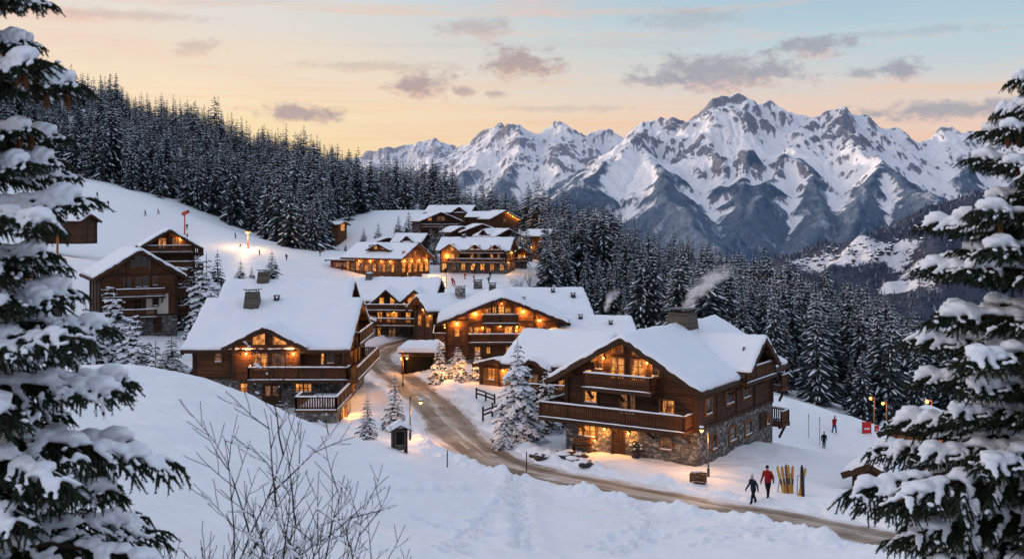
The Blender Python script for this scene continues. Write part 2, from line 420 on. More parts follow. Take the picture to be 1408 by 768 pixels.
# ------------------------------------------------------------------ snow material
def snow_material(name='snow', bump=.25, scale=1.0, tint=(.86, .885, .925, 1)):
    m, t, b = material(name, .55, tint, .25)
    o = tc(t, 'Object')
    n1 = t.noise(o, 1.3*scale, 4, .55); n2 = t.noise(o, 14*scale, 3, .6)
    h = t.math('ADD', t.math('MULTIPLY', n1, 1.0), t.math('MULTIPLY', n2, .16))
    t.put(b.inputs['Normal'], t.bump(h, bump, .12))
    c = t.mix(t.mapr(n1, .35, .7), tint, (tint[0]*.95, tint[1]*.97, tint[2], 1))
    t.put(b.inputs['Base Color'], c)
    return m
M_SNOW = snow_material('snow')
M_ROOFSNOW = snow_material('roof_snow', .12, .5)

def build_ground():
    tcol = np.concatenate([np.linspace(-2.2, -.52, 90, endpoint=False), np.linspace(-.52, .52, 1000, endpoint=False), np.linspace(.52, 2.2, 90)])
    rows = np.concatenate([np.linspace(-28, 20, 40, endpoint=False), np.arange(20, 40, .16), np.arange(40, 78, .125), np.arange(78, 150, .4), np.arange(150, 420, 1.5), np.arange(420, 1000, 8), np.arange(1000, 2600, 80)])
    T, Y = np.meshgrid(tcol, rows); X = T*(Y+Y0)
    Z = ground(X, Y)
    # footprints and trodden trail
    rs = np.random.RandomState(5)
    prints = []
    def trail(pts, step=.62, side=.16, depth=.24, wob=.12):
        w = smooth_poly([hit0(*p) for p in pts], .1); L = 0; k = 0; last = w[0]
        for i in range(1, len(w)-1):
            if np.linalg.norm(w[i]-last) > step:
                d = w[i+1]-w[i-1]; d /= np.linalg.norm(d)+1e-9; nrm = np.array([-d[1], d[0]])
                q = w[i] + nrm*side*(1 if k % 2 else -1) + rs.randn(2)*wob*.5
                prints.append((q[0], q[1], math.atan2(d[1], d[0])+rs.randn()*.2, depth*(.7+.6*rs.rand()))); last = w[i]; k += 1
    trail([(712, 764), (716, 730), (708, 700), (714, 672), (704, 655)], .42, .22, .22, .25)
    trail([(724, 764), (720, 730), (716, 700), (707, 672), (712, 657)], .45, .25, .2, .25)
    trail([(600, 762), (640, 735), (668, 705), (690, 680), (700, 660)]); trail([(622, 765), (652, 740), (664, 715), (688, 690)])
    trail([(800, 752), (850, 735), (900, 722), (950, 716)]); trail([(830, 760), (880, 745), (930, 735), (990, 728), (1060, 730)])
    trail([(760, 690), (820, 700), (880, 712)], .7); trail([(560, 700), (600, 720), (650, 735), (690, 742)]); trail([(1100, 752), (1050, 742), (1010, 736), (960, 734)], .5); trail([(450, 650), (520, 668), (590, 672), (650, 668)], .7); trail([(940, 752), (990, 742), (1030, 738)], .55)
    trail([(870, 690), (890, 712), (880, 740), (820, 752)], .6)
    w = smooth_poly([hit0(*p) for p in [(718, 764), (718, 730), (712, 700), (711, 672), (708, 655)]], .28)
    for q in w:
        i0, i1 = np.searchsorted(rows, (q[1]-1.6, q[1]+1.6)); tq = q[0]/(q[1]+Y0); j0, j1 = np.searchsorted(tcol, (tq-1.8/(q[1]+Y0), tq+1.8/(q[1]+Y0)))
        r = np.hypot(X[i0:i1, j0:j1]-q[0]-rs.randn()*.12, Y[i0:i1, j0:j1]-q[1])
        Z[i0:i1, j0:j1] += -.075*np.exp(-(r/.42)**2) + .022*np.exp(-((r-.95)/.3)**2)
    for (qx, qy, a, dep) in prints:
        i0, i1 = np.searchsorted(rows, (qy-.7, qy+.7)); tq = qx/(qy+Y0)
        j0, j1 = np.searchsorted(tcol, (tq-.9/(qy+Y0), tq+.9/(qy+Y0)))
        if i1 <= i0 or j1 <= j0: continue
        dx = X[i0:i1, j0:j1]-qx; dy = Y[i0:i1, j0:j1]-qy
        u = dx*math.cos(a)+dy*math.sin(a); v = -dx*math.sin(a)+dy*math.cos(a)
        r = np.sqrt((u/.30)**2+(v/.19)**2)
        Z[i0:i1, j0:j1] += -dep*1.15*(1-sstep(.55, 1.25, r)) + .05*np.exp(-((r-1.55)/.35)**2)
    n, mcol = X.shape
    V = np.stack([X, Y, Z], -1).reshape(-1, 3)
    idx = np.arange(n*mcol).reshape(n, mcol)
    Fc = np.stack([idx[:-1, :-1], idx[:-1, 1:], idx[1:, 1:], idx[1:, :-1]], -1).reshape(-1, 4)
    m, t, b = material('snow_ground', .55, (.86, .885, .925, 1), .25)
    pos = tc(t, 'Object')
    n1 = t.noise(pos, .9, 5, .6); n2 = t.noise(pos, 7, 4, .6); n3 = t.noise(t.scale(pos, (.4, 1.6, 1)), .8, 4, .6, .6)
    h = t.math('ADD', t.math('MULTIPLY', n1, 1.0), t.math('ADD', t.math('MULTIPLY', n2, .22), t.math('MULTIPLY', n3, .8)))
    t.put(b.inputs['Normal'], t.bump(h, .55, .2))
    c = t.mix(t.mapr(n1, .3, .7), (.84, .87, .915, 1), (.88, .895, .925, 1))
    t.put(b.inputs['Base Color'], c)
    me = mesh_np('snow_ground', V, Fc, m, smooth=True)
    tag(link('snow_ground', me), kind='structure')
build_ground()

# ------------------------------------------------------------------ the road
def build_road():
    k = 31; n = len(ROAD); V = []; uv = []
    d = np.gradient(ROAD, axis=0); d /= np.linalg.norm(d, axis=1)[:, None]; nr = np.stack([-d[:, 1], d[:, 0]], 1)
    s = np.concatenate([[0], np.cumsum(np.linalg.norm(np.diff(ROAD, axis=0), axis=1))])
    us = np.linspace(-1, 1, k)
    for i in range(n):
        for u in us:
            V.append((*(ROAD[i]+nr[i]*u*(HW+.15)), 0)); uv.append((u, s[i]))
    V = np.array(V); uv = np.array(uv)
    z = tps(V[:, 0], V[:, 1]) - .07
    rut = -.09*np.exp(-((np.abs(uv[:, 0])-.42)/.13)**2) + .05*np.exp(-(uv[:, 0]/.2)**2) + .02*fbm(V[:, 0]*1.5, V[:, 1]*1.5, 3, 8) + .05*np.clip(np.abs(uv[:, 0])-.75, 0, 1)
    V[:, 2] = z + rut
    idx = np.arange(n*k).reshape(n, k)
    Fc = np.stack([idx[:-1, :-1], idx[:-1, 1:], idx[1:, 1:], idx[1:, :-1]], -1).reshape(-1, 4)
    m, t, b = material('road_slush', .6, (.4, .3, .2, 1), .4)
    o = t.new('ShaderNodeUVMap').outputs[0]; u_, v_, _ = t.sep(o)
    au = t.math('ABSOLUTE', u_); pos = tc(t, 'Object')
    wob = t.math('MULTIPLY', t.math('SUBTRACT', t.noise(t.comb(u_, t.math('MULTIPLY', v_, .08), 0), 1.0, 3), .5), .35)
    uw = t.math('ADD', u_, wob)
    streak = t.noise(t.comb(t.math('MULTIPLY', uw, 4.5), t.math('MULTIPLY', v_, .07), 0), 1.6, 6, .65)
    pat = t.noise(pos, .35, 5, .62); fine = t.noise(pos, 5, 4, .65)
    track = t.mapr(t.math('ABSOLUTE', t.math('SUBTRACT', t.math('ABSOLUTE', uw), .42)), .0, .28, 1, 0, smooth=True)
    dirt = t.mix(t.mapr(pat, .35, .66), lin(104, 82, 62), lin(190, 166, 138))
    dirt = t.mix(t.mapr(streak, .36, .66), t.mix(.65, dirt, lin(66, 50, 38)), dirt)
    dirt = t.mix(t.math('MULTIPLY', t.mapr(t.noise(pos, .16, 4, .6), .42, .62, smooth=True), .55), dirt, lin(206, 190, 172))
    dirt = t.mix(t.math('MULTIPLY', t.mapr(fine, .45, .7), .35), dirt, lin(200, 180, 156))
    dirt = t.mix(t.math('MULTIPLY', t.math('MULTIPLY', track, t.mapr(pat, .3, .6)), .75), dirt, lin(86, 66, 50))
    mid = t.math('MULTIPLY', t.mapr(t.math('ABSOLUTE', uw), .16, .04, smooth=True), t.mapr(streak, .42, .6)); dirt = t.mix(t.math('MULTIPLY', mid, .6), dirt, lin(214, 202, 190))
    snowy = t.math('ADD', t.math('MULTIPLY', t.mapr(au, .5, .95), 1.1), t.math('SUBTRACT', t.math('MULTIPLY', t.math('SUBTRACT', streak, .5), 2.6), t.math('MULTIPLY', track, .25)))
    snowy = t.math('ADD', snowy, t.math('MULTIPLY', t.math('SUBTRACT', pat, .5), 1.6))
    c = t.mix(t.mapr(snowy, .0, .75, smooth=True), dirt, (.76, .74, .74, 1))
    t.put(b.inputs['Base Color'], c)
    t.put(b.inputs['Normal'], t.bump(t.math('ADD', streak, t.math('MULTIPLY', fine, .4)), .5, .06))
    me = mesh_np('road', V, Fc, m, smooth=True)
    ul = me.uv_layers.new(name='UVMap'); li = np.zeros(len(me.loops), dtype=np.int32); me.loops.foreach_get('vertex_index', li)
    ul.data.foreach_set('uv', uv[li].astype(np.float32).ravel())
    tag(link('road', me), kind='structure')
build_road()

# ------------------------------------------------------------------ the far mountains
def erode(Z, cell, it=8, k=.02, m=.45, keep=None, dt=1.0):
    """stream-power carving on a height grid, so that slopes get gullies and spurs"""
    n, w = Z.shape; N = n*w
    Z = Z.copy().ravel(); idx = np.arange(N).reshape(n, w)
    offs = [(-1, 0), (1, 0), (0, -1), (0, 1), (-1, -1), (-1, 1), (1, -1), (1, 1)]
    for _ in range(it):
        Zg = Z.reshape(n, w); Zp = np.pad(Zg, 1, mode='edge'); best = np.zeros((n, w)); rec = idx.copy(); dist = np.full((n, w), cell)
        for (a, b) in offs:
            dl = cell*math.hypot(a, b)
            sl = (Zg - Zp[1+a:1+a+n, 1+b:1+b+w])/dl
            ii = np.clip(np.arange(n)[:, None]+a, 0, n-1); jj = np.clip(np.arange(w)[None]+b, 0, w-1)
            up = sl > best
            best = np.where(up, sl, best); rec = np.where(up, ii*w+jj, rec); dist = np.where(up, dl, dist)
        rec = rec.ravel(); dist = dist.ravel()
        order = np.argsort(-Z, kind='stable'); A = [cell*cell]*N; rl = rec.tolist()
        for i in order.tolist():
            r = rl[i]
            if r != i: A[r] += A[i]
        A = np.array(A); f = (k*dt*A**m/dist)
        zl = Z.tolist(); fl = f.tolist()
        for i in order[::-1].tolist():
            r = rl[i]
            if r != i: zl[i] = (zl[i]+fl[i]*zl[r])/(1+fl[i])
        Zn = np.array(zl)
        Z = Zn if keep is None else Zn*(1-keep.ravel()) + Z*keep.ravel()
        # talus: relax very steep steps
        Zg = Z.reshape(n, w); Zp = np.pad(Zg, 1, mode='edge')
        avg = (Zp[:-2, 1:-1]+Zp[2:, 1:-1]+Zp[1:-1, :-2]+Zp[1:-1, 2:])/4
        Z = (Zg*.9+avg*.1).ravel()
    return Z.reshape(n, w)

def ridge_field(X, Y, lines, base):
    """height of a massif grown from ridge lines: each line = (points (px,py,D), slope, power)"""
    H = np.full(X.shape, base, float)
    for (pts, sl) in lines:
        q = np.array([P(*p) for p in pts])
        for a, b in zip(q[:-1], q[1:]):
            ab = b[:2]-a[:2]; L2 = ab@ab
            s = np.clip(((X-a[0])*ab[0]+(Y-a[1])*ab[1])/L2, 0, 1)
            d = np.hypot(X-(a[0]+s*ab[0]), Y-(a[1]+s*ab[1]))
            z = a[2]+s*(b[2]-a[2])
            h = z - sl*d*(1-.16*np.clip(d/1600, 0, 1.5))
            H = np.maximum(H, h)
    return H

def mountain_material():
    m, t, b = material('alpine_rock_and_snow', .75, (.5, .5, .5, 1), .1)
    g = t.new('ShaderNodeNewGeometry'); nx, ny, nz_ = t.sep(g.outputs['Normal']); pos = g.outputs['Position']; x, y, z = t.sep(pos)
    n1 = t.noise(pos, .0035, 8, .62); n2 = t.noise(pos, .016, 6, .68); n3 = t.noise(t.scale(pos, (1, .45, .35)), .06, 5, .75)
    rk = t.new('ShaderNodeAttribute', attribute_name='rockness').outputs['Fac']; gu = t.new('ShaderNodeAttribute', attribute_name='gully').outputs['Fac']
    rk = t.math('ADD', rk, t.math('ADD', t.math('MULTIPLY', t.math('SUBTRACT', n2, .5), .75), t.math('MULTIPLY', t.math('SUBTRACT', n3, .5), 1.15)))
    rock = t.mapr(rk, .33, .56)
    rcol = t.mix(t.mapr(n3, .3, .7), lin(56, 66, 90), lin(132, 138, 154))
    snow = t.mix(t.mapr(n2, .3, .7), (.80, .82, .88, 1), (.88, .88, .9, 1))
    c = t.mix(t.math('MULTIPLY', rock, .92), snow, rcol)
    # forest on the lower slopes, the gullies left white by avalanches
    tl = t.math('ADD', z, t.math('ADD', t.math('MULTIPLY', t.math('SUBTRACT', n1, .5), 520), t.math('ADD', t.math('MULTIPLY', t.math('SUBTRACT', n2, .5), 200), t.math('MULTIPLY', gu, 5.0))))
    fo = t.mapr(tl, 175, 105, smooth=True)
    fcol = t.mix(t.mapr(n3, .3, .72), lin(52, 76, 104), lin(94, 116, 140))  # the bluish slate also carries painted distance haze
    glade = t.mapr(t.noise(t.scale(pos, (1, .3, .4)), .011, 5, .7), .56, .66, smooth=True)
    fcol = t.mix(t.math('MULTIPLY', glade, .55), fcol, lin(196, 204, 218)); fcol = t.mix(t.mapr(n2, .42, .68, 0, .5), fcol, lin(48, 66, 92))
    c = t.mix(t.math('MULTIPLY', fo, .94), c, fcol)
    # aerial haze painted into the base colour: paler, less contrast with distance
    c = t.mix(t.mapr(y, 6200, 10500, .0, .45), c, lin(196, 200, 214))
    t.put(b.inputs['Base Color'], c)
    t.put(b.inputs['Normal'], t.bump(t.math('ADD', n2, t.math('MULTIPLY', n3, .9)), .45, 18))
    return m

def grid_mesh(name, X, Y, Z, mat):
    n, w = X.shape; V = np.stack([X, Y, Z], -1).reshape(-1, 3); idx = np.arange(n*w).reshape(n, w)
    Fc = np.stack([idx[:-1, :-1], idx[:-1, 1:], idx[1:, 1:], idx[1:, :-1]], -1).reshape(-1, 4)
    o = link(name, mesh_np(name, V, Fc, mat, smooth=True)); tag(o, kind='structure'); return o

def upsample(X, Y, Z, k):
    n, w = Z.shape
    r = np.linspace(0, n-1, (n-1)*k+1); c = np.linspace(0, w-1, (w-1)*k+1)
    i = np.minimum(r.astype(int), n-2); fr = (r-i)[:, None]; j = np.minimum(c.astype(int), w-2); fc = (c-j)[None]
    def up(A): return (A[i][:, j]*(1-fr)*(1-fc)+A[i+1][:, j]*fr*(1-fc)+A[i][:, j+1]*(1-fr)*fc+A[i+1][:, j+1]*fr*fc)
    return up(X), up(Y), up(Z)

def build_mountains():
    lines = [
     # main massif skyline
     ([(760, 262, 7300), (800, 232, 7250), (850, 202, 7200), (880, 176, 7200), (905, 163, 7200), (925, 154, 7150), (942, 162, 7150), (962, 148, 7100), (976, 138, 7050), (990, 129, 7000), (1004, 136, 7000),
       (1016, 131, 7050), (1032, 142, 7100), (1052, 141, 7150), (1080, 157, 7200), (1098, 168, 7100), (1112, 164, 7000), (1128, 163, 7000), (1146, 155, 6950), (1162, 149, 6950), (1178, 158, 7000),
       (1200, 166, 7050), (1222, 180, 7100), (1250, 186, 7200), (1290, 178, 7300), (1325, 186, 7300), (1362, 180, 7300), (1400, 166, 7200), (1460, 140, 7200), (1600, 130, 7400)], .74),
     # spurs of the main massif coming toward the viewer
     ([(925, 154, 7150), (885, 190, 6700), (850, 216, 6300), (800, 248, 5900), (745, 288, 5400), (700, 330, 4900)], .62),
     ([(885, 190, 6700), (900, 235, 6000), (925, 268, 5500), (960, 305, 5000), (1000, 345, 4500)], .60),
     ([(990, 129, 7000), (975, 172, 6650), (985, 215, 6250), (1000, 260, 5800)], .72),
     ([(1016, 131, 7050), (1030, 190, 6500), (1020, 250, 5800), (1012, 300, 5200), (1010, 345, 4700)], .74),
     ([(1112, 164, 7000), (1092, 196, 6500), (1066, 232, 6000), (1040, 262, 5600), (1018, 300, 5100)], .72),
     ([(1092, 196, 6500), (1112, 240, 5900), (1130, 285, 5300), (1120, 330, 4800)], .72),
     ([(1162, 149, 6950), (1172, 200, 6300), (1205, 226, 5800), (1245, 252, 5400), (1288, 276, 5000), (1320, 300, 4700)], .74),
     ([(1205, 226, 5800), (1180, 270, 5300), (1170, 310, 4900)], .74),
     ([(1290, 178, 7300), (1320, 225, 6500), (1360, 262, 5900), (1400, 300, 5300)], .6),
     ([(1400, 166, 7200), (1440, 220, 6300), (1480, 270, 5600)], .6),
     # second massif
     ([(560, 268, 9000), (590, 247, 8800), (618, 228, 8600), (646, 208, 8450), (664, 190, 8350), (678, 178, 8300), (694, 171, 8250), (710, 165, 8200), (722, 172, 8200), (735, 178, 8200), (750, 172, 8200), (764, 167, 8200),
       (778, 174, 8250), (800, 184, 8300), (820, 181, 8350), (838, 180, 8350), (850, 190, 8400), (880, 215, 8500), (940, 240, 8600)], .7),
     ([(678, 178, 8300), (655, 222, 7700), (630, 252, 7200), (605, 285, 6600), (590, 320, 6000)], .6),
     ([(710, 165, 8200), (712, 212, 7600), (698, 250, 7000), (690, 290, 6300)], .62),
     ([(764, 167, 8200), (770, 215, 7600), (752, 250, 7000), (735, 285, 6500)], .62),
     # far left range
     ([(440, 235, 10600), (505, 216, 10400), (530, 208, 10300), (560, 206, 10300), (580, 200, 10300), (604, 197, 10250), (625, 203, 10200), (650, 206, 10200), (700, 214, 10300)], .5),
     ([(604, 197, 10250), (590, 225, 9500), (560, 250, 8900)], .5),
    ]
    cell = 17.0
    xs = np.arange(-2300, 4400, cell); ys = np.arange(4300, 11000, cell)
    X, Y = np.meshgrid(xs, ys)
    wx = X + 90*fbm(X/500, Y/500, 4, 21); wy = Y + 90*fbm(X/500, Y/500, 4, 31)
    H = ridge_field(X + .5*(wx-X), Y + .5*(wy-Y), lines, -420)
    amp = np.clip((H+420)/900, 0, 1)
    H = H + amp*(62*(ridged(wx/520, wy/520, 3, 41)-.75) + 30*fbm(X/130, Y/130, 3, 47))
    H = erode(H, cell, it=10, k=.035, m=.5)
    H = H + amp*10*(ridged(X/95, Y/95, 3, 51)-.8)
    X2, Y2, Z2 = upsample(X, Y, H, 2)
    a2 = np.clip((Z2+420)/900, 0, 1)
    Z2 = Z2 + a2*(9*fbm(X2/60, Y2/60, 3, 61) + 7*(ridged(X2/42, Y2/42, 2, 66)-.8))
    Z2 = erode(Z2, cell/2, it=3, k=.035, m=.5)
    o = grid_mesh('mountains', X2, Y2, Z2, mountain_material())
    gy, gx = np.gradient(Z2, cell/2); S = np.sqrt(gx*gx+gy*gy)
    def blur(A, k):
        for _ in range(k):
            P_ = np.pad(A, 1, mode='edge'); A = (P_[:-2, 1:-1]+P_[2:, 1:-1]+P_[1:-1, :-2]+P_[1:-1, 2:]+2*A)/6
        return A
    c1 = blur(Z2, 2)-blur(Z2, 10); c2 = blur(Z2, 8)-blur(Z2, 40)
    Xs = X2+25*fbm(X2/120, Y2/120, 2, 87); streak = fbm(Xs/26, Y2/150, 4, 85)+.6*fbm(Xs/11, Y2/70, 2, 86)
    rockness = np.clip(S-.72, -.5, .7)*.8 + .62*fbm(X2/420, Y2/420, 4, 83, .55) + .34*streak + np.clip(c1/6, -1, 1)*.22 + np.clip(c2/16, -1, 1)*.30 + .26*sstep(380, 760, Z2) - .14
    at = o.data.attributes.new('rockness', 'FLOAT', 'POINT'); at.data.foreach_set('value', rockness.astype(np.float32).ravel())
    Hs = Z2[::4, ::4]; big = blur(Hs, 30)-Hs
    jj = np.minimum(np.arange(Z2.shape[0])//4, Hs.shape[0]-1); kk = np.minimum(np.arange(Z2.shape[1])//4, Hs.shape[1]-1)
    conc = np.clip(blur(Z2, 14)-Z2, -30, 60) + np.clip(blur(big[jj][:, kk], 6), -40, 60)*.8
    at = o.data.attributes.new('gully', 'FLOAT', 'POINT'); at.data.foreach_set('value', conc.astype(np.float32).ravel())
build_mountains()
# ------------------------------------------------------------------ building materials
def timber_material(name, dark, light, row=.2, grain=1.0, vertical=False):
    m, t, b = material(name, .7, dark, .2)
    o = tc(t, 'Object'); x, y, z = t.sep(o)
    al = t.math('ADD', x, y)
    if vertical: vec = t.comb(z, al, 0)
    else: vec = t.comb(al, z, 0)
    br = t.new('ShaderNodeTexBrick'); t.put(br.inputs['Vector'], vec)
    br.offset = .37; br.inputs['Scale'].default_value = 1.0; br.inputs['Mortar Size'].default_value = .012
    br.inputs['Brick Width'].default_value = 3.1; br.inputs['Row Height'].default_value = row; br.inputs['Bias'].default_value = 0
    br.inputs['Color1'].default_value = dark; br.inputs['Color2'].default_value = light
    br.inputs['Mortar'].default_value = (dark[0]*.25, dark[1]*.25, dark[2]*.25, 1)
    g = t.noise(t.scale(vec, (1.2, 22, 1)), 1.5*grain, 5, .65); w = t.noise(o, .55, 4, .6)
    c = t.mix(t.mapr(g, .3, .7, 0, .55), br.outputs[0], t.scale(br.outputs[0], (.45, .42, .42)))
    c = t.mix(t.mapr(w, .45, .75, 0, .5), c, t.scale(c, (.5, .5, .52)))
    t.put(b.inputs['Base Color'], c)
    t.put(b.inputs['Normal'], t.bump(t.math('SUBTRACT', t.math('MULTIPLY', g, .3), br.outputs[1]), .6, .03))
    return m
M_TIMBER = timber_material('dark_timber', (.050, .023, .012, 1), (.098, .046, .024, 1))
M_PLANK = timber_material('brown_planks', (.10, .040, .017, 1), (.175, .075, .034, 1), .16)
M_VPLANK = timber_material('upright_planks', (.06, .027, .013, 1), (.12, .056, .027, 1), .18, 1.0, True)
M_BEAM = timber_material('beam_timber', (.048, .024, .013, 1), (.08, .041, .023, 1), 5.0)
M_WARMWOOD = timber_material('honey_timber', (.26, .12, .045, 1), (.36, .17, .065, 1), .2)
M_GREYWOOD = timber_material('weathered_timber', (.10, .085, .07, 1), (.17, .145, .115, 1), .15)
M_REDWOOD = timber_material('red_boards', (.23, .035, .025, 1), (.3, .05, .035, 1), .2)

def stone_material(name='rubble_stone', k=1.0):
    m, t, b = material(name, .85, (.3, .3, .3, 1), .2)
    o = tc(t, 'Object'); ow = t.vmath('ADD', o, t.scale(t.noise(o, 3, 2, .5, 0, 1), (.12, .12, .08)))
    v = t.scale(ow, (3.3, 3.3, 5.6))
    vo = t.new('ShaderNodeTexVoronoi'); t.put(vo.inputs['Vector'], v); vo.inputs['Scale'].default_value = 1.0
    ve = t.new('ShaderNodeTexVoronoi', feature='DISTANCE_TO_EDGE'); t.put(ve.inputs['Vector'], v); ve.inputs['Scale'].default_value = 1.0
    r, g, bl = t.sep(vo.outputs['Color'])
    c = t.ramp(r, [(0, (.06*k, .06*k, .062*k)), (.35, (.13*k, .13*k, .135*k)), (.6, (.21*k, .2*k, .185*k)), (.82, (.30*k, .27*k, .23*k)), (1, (.42*k, .41*k, .4*k))])
    n = t.noise(o, 9, 4, .65)
    c = t.mix(t.mapr(n, .3, .75, 0, .6), c, t.scale(c, (.5, .5, .5)))
    e = t.mapr(ve.outputs[0], .02, .09, 0, 1, smooth=True)
    c = t.mix(e, (.10*k, .095*k, .09*k, 1), c)
    t.put(b.inputs['Base Color'], c)
    t.put(b.inputs['Normal'], t.bump(t.math('ADD', e, t.math('MULTIPLY', n, .4)), .8, .06))
    return m
M_STONE = stone_material()
M_STONE_PALE = stone_material('pale_stone', 1.4)
M_RENDER, _t, _b = material('cream_render', .85, (.62, .56, .47, 1), .2)
M_DARK, _t, _b = material('near_black', .9, (.012, .011, .01, 1), .1)
M_METAL, _t, _b = material('dark_metal', .45, (.03, .03, .032, 1), .4)
M_STEEL, _t, _b = material('galvanised_steel', .4, (.3, .31, .33, 1), .5)
M_FRAME = timber_material('window_timber', (.17, .08, .035, 1), (.24, .115, .05, 1), 5.0)

def glow_material(name, c1, c2, strength, seed=0.0):
    """a lit room behind glass: uneven warm light with darker furniture and curtains"""
    m, t, b = material(name, .12, (.03, .02, .012, 1), .5)
    o = t.new('ShaderNodeObjectInfo'); loc = o.outputs['Location']; rr = o.outputs['Random']
    p = t.vmath('ADD', tc(t, 'Object'), t.comb(t.math('MULTIPLY', rr, 57.0), t.math('MULTIPLY', rr, 91.0), t.math('MULTIPLY', rr, 33.0)))
    n = t.noise(p, 1.7, 3, .6, .4); n2 = t.noise(t.scale(p, (7, 1, .6)), 1.2, 3, .5)
    k = t.mapr(t.math('ADD', t.math('MULTIPLY', n, .65), t.math('MULTIPLY', n2, .35)), .36, .60, smooth=True)
    k = t.math('MULTIPLY', k, t.mapr(rr, 0, 1, .65, 1.15))
    c = t.mix(k, c1, c2)
    t.put(b.inputs['Emission Color'], c)
    t.put(b.inputs['Emission Strength'], t.math('MULTIPLY', t.mapr(k, 0, 1, .22, 1.0), strength))
    return m
M_LIT = glow_material('lit_window_glass', (.34, .065, .008, 1), (1.0, .40, .085, 1), 1.15)
M_LITHOT = glow_material('bright_window_glass', (.62, .15, .015, 1), (1.0, .42, .09, 1), 1.45)
M_DIM = glow_material('dim_window_glass', (.10, .05, .03, 1), (.8, .34, .13, 1), .34)
M_GLASS, _t, _b = material('dark_window_glass', .08, (.012, .014, .018, 1), .6)
def emit_material(name, c, s):
    m, t, b = material(name, .5, c); b.inputs['Emission Color'].default_value = c; b.inputs['Emission Strength'].default_value = s
    return m
M_BULB = emit_material('lamp_bulb', (1.0, .46, .10, 1), 3.2)
M_BULB_FAR = emit_material('distant_lamp_bulb', (1.0, .46, .10, 1), 2.6)

LIGHTS = []; LAMP_GAIN = 3.0
def point_light(loc, power, r=.08, color=(1.0, .42, .09), parent=None):
    l = bpy.data.lights.new('lamp_light', 'POINT'); l.energy = power*LAMP_GAIN; l.color = color; l.shadow_soft_size = r
    o = bpy.data.objects.new('lamp_light', l); COL.objects.link(o); o.location = loc
    if parent is not None: o.parent = parent
    LIGHTS.append(o); return o

# ------------------------------------------------------------------ snow laid on a roof
def slab_snow(u0, u1, v0, v1, zf, T, step=.3, seed=0, r=.45, lip=.06, ragged=.15):
    """thick snow over z = zf(u,v) on a rectangle; rounded borders, softly uneven"""
    nu = max(4, int((u1-u0)/step)); nv = max(4, int((v1-v0)/step))
    def ax(a, b, n):
        g = np.linspace(a, b, n)
        return np.concatenate([[a, a+.06, a+.16], g[1:-1], [b-.16, b-.06, b]])
    U, Vv = np.meshgrid(ax(u0, u1, nu), ax(v0, v1, nv))
    du = np.minimum(U-u0, u1-U); dv = np.minimum(Vv-v0, v1-Vv)
    ed = np.minimum(du, dv)
    prof = np.sqrt(np.clip(1-(1-np.clip(ed/r, 0, 1))**2, 0, 1))
    Z0 = zf(U, Vv)
    th = T*(.32+.68*prof)*(1+.24*fbm(U*.45, Vv*.45, 3, seed)) + .06*fbm(U*1.3, Vv*1.3, 2, seed+3)*prof
    # the border wanders a little
    wob = ragged*fbm(U*1.4+9, Vv*1.4, 3, seed+7)
    su = np.where(U-u0 < .2, -1, np.where(u1-U < .2, 1, 0)); sv = np.where(Vv-v0 < .2, -1, np.where(v1-Vv < .2, 1, 0))
    Ux = U + su*(lip+wob*.6); Vx = Vv + sv*(lip+wob*.6)
    top = np.stack([Ux, Vx, Z0+th], -1); bot = np.stack([Ux-su*.05, Vx-sv*.05, Z0-.01], -1)
    n, w = U.shape; A = top.reshape(-1, 3); idx = np.arange(n*w).reshape(n, w)
    f = np.stack([idx[:-1, :-1], idx[:-1, 1:], idx[1:, 1:], idx[1:, :-1]], -1).reshape(-1, 4)
    ring = np.concatenate([idx[0, :], idx[1:, -1], idx[-1, -2::-1], idx[-2:0:-1, 0]])
    B = bot.reshape(-1, 3)[ring]; k = len(ring); b0 = n*w + np.arange(k)
    sk = np.stack([ring, b0, np.roll(b0, -1), np.roll(ring, -1)], -1)
    return np.concatenate([A, B]), np.concatenate([f, sk])

_wincache = {}
def window_meshes(w, h, nx, ny, lit, poly=None, deep=True, trim=.11, snow=True):
    key = (round(w, 2), round(h, 2), nx, ny, lit, tuple(poly) if poly else None, trim, snow)
    if key in _wincache: return _wincache[key]
    pm = {'lit': M_LIT, 'hot': M_LITHOT, 'dim': M_DIM, 'off': M_GLASS}[lit]
    fr = MB(); pn = MB()
    if poly:
        pts = poly
        n = len(pts); cx = sum(p[0] for p in pts)/n; cz = sum(p[1] for p in pts)/n
        for i in range(n):
            a, b = pts[i], pts[(i+1) % n]
            fr.bar((a[0], -.04, a[1]), (b[0], -.04, b[1]), .10, .10, 0, up=(0, 1, 0))
        pn.add([(p[0], -.02, p[1]) for p in pts], [tuple(range(n))], 0)
    else:
        t = trim
        fr.box((0, -.04, h+t/2), (w+2*t, .09, t)); fr.box((0, -.05, -t/2), (w+2*t+.1, .14, t))
        for sx in (-1, 1): fr.box((sx*(w/2+t/2), -.04, h/2), (t, .085, h))
        mw = .045 if w > .5 else .035
        for i in range(1, nx):
            big = (nx == 2 or (nx == 4 and i == 2))
            fr.box((-w/2+w*i/nx, -.035, h/2), (mw*1.7 if big else mw, .05, h-.002))
        for j in range(1, ny): fr.box((0, -.033, h*j/ny), (w-.002, .04, mw))
        if snow: fr.box((0, -.075, .035), (w+.05, .085, .07), 1)
        pn.add([(-w/2, -.016, 0), (w/2, -.016, 0), (w/2, -.016, h), (-w/2, -.016, h)], [(0, 1, 2, 3)], 0)
    r = (fr.mesh('window', [M_FRAME, M_ROOFSNOW]), pn.mesh('pane', pm))
    _wincache[key] = r
    return r

